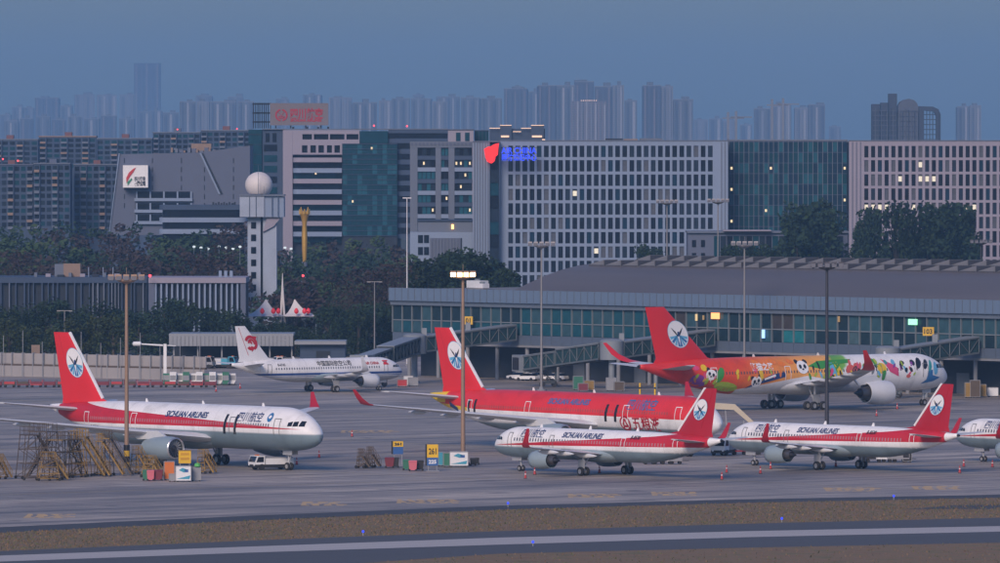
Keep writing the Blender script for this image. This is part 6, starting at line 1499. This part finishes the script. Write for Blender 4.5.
# ---------------------------------------------------------------- by the terminal
def car(label, px, py, rz, m):
    r = thing('parked_car', label, 'car', gp(px, py), R(rz), 'parked cars'); b = MB()
    b.prism_xz([(-2.2, .35), (2.2, .35), (2.2, .75), (1.3, .90), (-2.1, .95), (-2.25, .6)], -.86, .86); b.build('body', m, r); c = MB()
    c.loft([[(-1.9, -.8, .92), (1.2, -.8, .90), (1.2, .8, .90), (-1.9, .8, .92)], [(-1.5, -.66, 1.45), (.5, -.66, 1.45), (.5, .66, 1.45), (-1.5, .66, 1.45)]]); c.build('cabin', M_GLASS, r); MB().bb(-1.48, .48, -.64, .64, 1.45, 1.49).build('roof', m, r)
    for s in (-1, 1): MB().bb(2.2, 2.23, s * .6 - .18, s * .6 + .18, .6, .74).build('headlight', E_WHT, r)
    wheels(r, [(a * 1.35, b * .78) for a in (-1, 1) for b in (-1, 1)], .32, .2)
for i, (px, m) in enumerate(((519, E_WHT), (527, E_WHT), (536, E_GRY), (556, E_WHT), (566, E_WHT))): car(('white car left of all under the undocked bridge cab', 'second white car under the undocked bridge', 'grey car under the undocked bridge', 'white car behind the undocked bridge legs', 'white car rightmost behind the undocked bridge')[i], px, 380 + (i % 2), 150, m)
for i, (px, py, m, h) in enumerate(((578, 390, E_GRN, 2.4), (589, 391, E_YEL, 1.8), (611, 391, E_GRY, 2.3), (619, 391.5, E_BRN, 1.7), (583, 391.5, E_MAR, 1.4), (408, 386, E_WHT, 1.8), (402, 387, E_RED, 1.3), (413, 386.5, E_GRY, 1.6), (970, 398, E_YEL, 2.6), (975, 398, E_BRN, 3.0), (981, 397.5, E_YEL, 2.2), (993, 397, E_WHT, 1.6))):
    crate('service_cart', ('green', 'yellow', 'grey', 'brown', 'maroon', 'white', 'red', 'grey small', 'yellow stacked', 'tall brown stacked', 'short yellow stacked', 'white')[i] + ' service cart ' + ('left of the undocked bridge column', 'beside the undocked bridge column', 'right of the undocked bridge column', 'farthest right by the undocked bridge column', 'low beside the undocked bridge stairs', 'under the blue-line jet bridge', 'left under the blue-line jet bridge', 'right under the blue-line jet bridge', 'under the terminal at the right', 'under the terminal between yellow carts', 'under the terminal right of the tall brown one', 'under the terminal at the right edge')[i], 'cart', px, py, 1.7, 1.3, h, m)
for px, l in ((640, 'yellow bollard post left of the panda jet tail'), (655, 'yellow bollard post under the panda jet tail')):
    r = thing('bollard_post', l, 'bollard', gp(px, 396), 0); MB().tube((0, 0, 0), (0, 0, 2.2), .16, None, 10).build('post', E_YBR, r, 40); MB().tube((0, 0, 1.2), (0, 0, 1.5), .17, None, 10).build('band', E_BLK, r, 40)

# ---------------------------------------------------------------- left background of the apron
def wall_seg():
    Y = gp(0, 380).y; a, b = at(-30, Y + 30), at(205, Y - 4); d = (b - a); L = d.length; rz = math.atan2(d.y, d.x)
    r = thing('blast_wall', 'long pale two-tier wall with thin posts at the left back of the apron', 'wall', a, rz)
    M1 = mat('wall_panel', (.30, .285, .285), .8, 0, .22, .12); n_ = 22; w = L / n_
    lo = MB().bb(.04, w - .04, -.15, .15, 0, 2.0).mesh('panel', M1); up = MB().bb(.04, w - .04, .25, .5, 2.35, 4.35).mesh('panel', M1); ps = MB().bb(-.08, .08, -.2, .6, 0, 4.5).mesh('post', E_GRY)
    for i in range(n_): link('lower_panel', lo, r, (i * w, 0, 0)); link('upper_panel', up, r, (i * w, 0, 0)); link('post', ps, r, (i * w, 0, 0))
    MB().bb(0, L, .0, .55, 2.02, 2.33).build('ledge', E_BRN, r)
    for i in range(12): MB().tube((4 + i * L / 12, -.6, 0), (4 + i * L / 12, -.6, 6.6 + (i % 3)), .06, None, 6).build('fence_pole', E_GRY, r)
wall_seg()
for i in range(17):
    px = -4 + i * 13.4
    trailer('low red-brown trailer in the long parked train at the left back', px, 387.6, 2.1, (E_MAR, E_BRN, E_MAR, E_RED)[i % 4], 0, (1.05, (E_MAR, E_RED, E_BRN, E_MAR)[i % 4]), 'trailer train at the left back')
for i in range(11):
    px = 166 + i * 6.6; p = gp(px, 385.2 + .2 * (i % 2)); m = (E_GRN, E_WHT, E_WHT)[i % 3]
    r = thing('cargo_container', ('green' if i % 3 == 0 else 'white') + ' cargo container in the row behind the blue-line jet tail', 'container', p, R(3), 'cargo containers in a row')
    MB().prism_xz([(-.55, .25), (.3, .25), (.62, .8), (.62, 2.1 + .3 * (i % 2)), (-.55, 2.1 + .3 * (i % 2))], -.7, .7).build('shell', m, r); MB().bb(-.5, .55, -.72, -.705, .9, 1.8).build('door', E_GRY, r); MB().bb(-.6, .6, -.7, .7, .05, .24).build('dolly', E_BLK, r)
# metal canopy with parked vehicles
b = Bld('shelter_canopy', 'long grey metal canopy on posts behind the blue-line jet tail', 1555, 169, 294, 334, 14, 'canopy'); M_CAN = mat('canopy_metal', (.24, .255, .28), .5, .3, .12, .3)
b.part('roof', 169, 293.5, 333.6, 336, -1, 12, M_CAN)
for i in range(31): b.part('fascia_panel', 169.2 + i * 4.01, 172.9 + i * 4.01, 335.9, 346, -1.3, -1.02, M_CAN)
for px in (173, 197, 221, 245, 269, 291): b.part('post', px, px + 1.4, 346.05, None, .2, .5, E_GRY)
b.part('back_wall', 170, 293, 346, None, 11, 11.6, W_DARK)
b2 = Bld('low_shed', 'low grey shed roof between canopy and jet bridge', 1550, 295, 345, 341, 12, 'shed'); b2.part('roof', 294.5, 346, 341, 344.5, -1, 11, M_CAN); b2.part('wall', 300, 345, 344.6, None, .5, 11, W_BLUE); b2.part('door', 316, 330, 351, None, .3, .495, W_DARK)
for i, (px, Y, m) in enumerate(((203, 1552, E_GRY), (216, 1553, E_WHT), (226, 1553, E_CYN), (262, 1552, E_WHT), (275, 1553, E_GRY), (285, 1552, E_WHT))):
    py = YH + F * H / Y; vehicle(('grey', 'white', 'cyan', 'white', 'grey', 'white')[i] + ' van parked under the canopy, ' + ('leftmost', 'second', 'third', 'fourth', 'fifth', 'last')[i] + ' from the left', px, py, 4.6, 1.9, 2.3, 1.5, m, m, 200 if i % 2 else 340, 'parked_van', 'van')
# white boom on a post
p = at(165, 1468); r = thing('boom_gantry', 'white post with long horizontal boom in front of the wall', 'boom', (p.x, p.y, 0), 0); z = zat(345.5, 1468)
MB().bb(-.28, .28, -.28, .28, 0, zat(344, 1468)).build('post', E_WHT, r); MB().tube((-.4, 0, z), (-4.4, 0, z + .25), .18, .14, 10).build('boom', E_WHT, r, 40); MB().lathe([(.1, 0), (.42, .2), (.42, 1.5), (.1, 1.7)], (-4.5 - 1.5, 0, z + .3), 'X', 12, (True, True)).build('head', E_WHT, r, 40); MB().tube((.4, 0, z), (2.0, 0, z - .1), .1, .06, 8).build('tail_rod', E_WHT, r, 40)
# small signs among the trees behind the wall
r = thing('notice_board', 'small pinkish notice board on a pole before the trees at the left', 'sign', at(35.5, 1500), 0); MB().tube((0, 0, 0), (0, 0, zat(346, 1500)), .08, None, 6).build('pole', E_GRY, r); MB().bb(-.8, .8, -.12, -.04, zat(354, 1500), zat(345, 1500)).build('board', W_OCHRE, r)
# taxiway edge markers: small blue lamps
for i, (px, py) in enumerate(((363, 536), (508, 507.3), (533, 546.5), (782, 522.8), (894, 500))):
    r = thing('edge_light', ('small blue edge light on the verge below the taxiway mark', 'small blue edge light by the apron shoulder', 'small blue edge light beside the bottom verge', 'blue edge light in the verge at the right', 'small blue edge light by the apron shoulder far right')[i], 'edge light', gp(px, py), 0, 'taxiway edge lights')
    MB().tube((0, 0, -.02), (0, 0, .32), .07, .06, 8).build('stem', E_GRY, r); MB().lathe([(.09, .32), (.14, .40), (.12, .55), (.02, .60)], (0, 0, 0), 'Z', 10, (True, True)).build('lens', glow('edge_blue', (.02, .06, 1.0), 1.5), r)
# ================================================================ the air
hz = MB(); hz.bb(-5600, 5600, -400, 19600, -1.1, 300)
hm = bpy.data.materials.new('haze_air'); hm.use_nodes = True; t = hm.node_tree; t.nodes.clear()
vo = t.nodes.new('ShaderNodeVolumePrincipled'); vo.inputs['Color'].default_value = (.36, .66, 1.0, 1); vo.inputs['Density'].default_value = 0.74e-4
vo.inputs['Anisotropy'].default_value = 0.1
oo = t.nodes.new('ShaderNodeOutputMaterial'); t.links.new(vo.outputs[0], oo.inputs['Volume'])
tag(hz.build('haze', hm), 'pale blue dusk haze filling the air over airport and city', 'haze', kind='stuff')
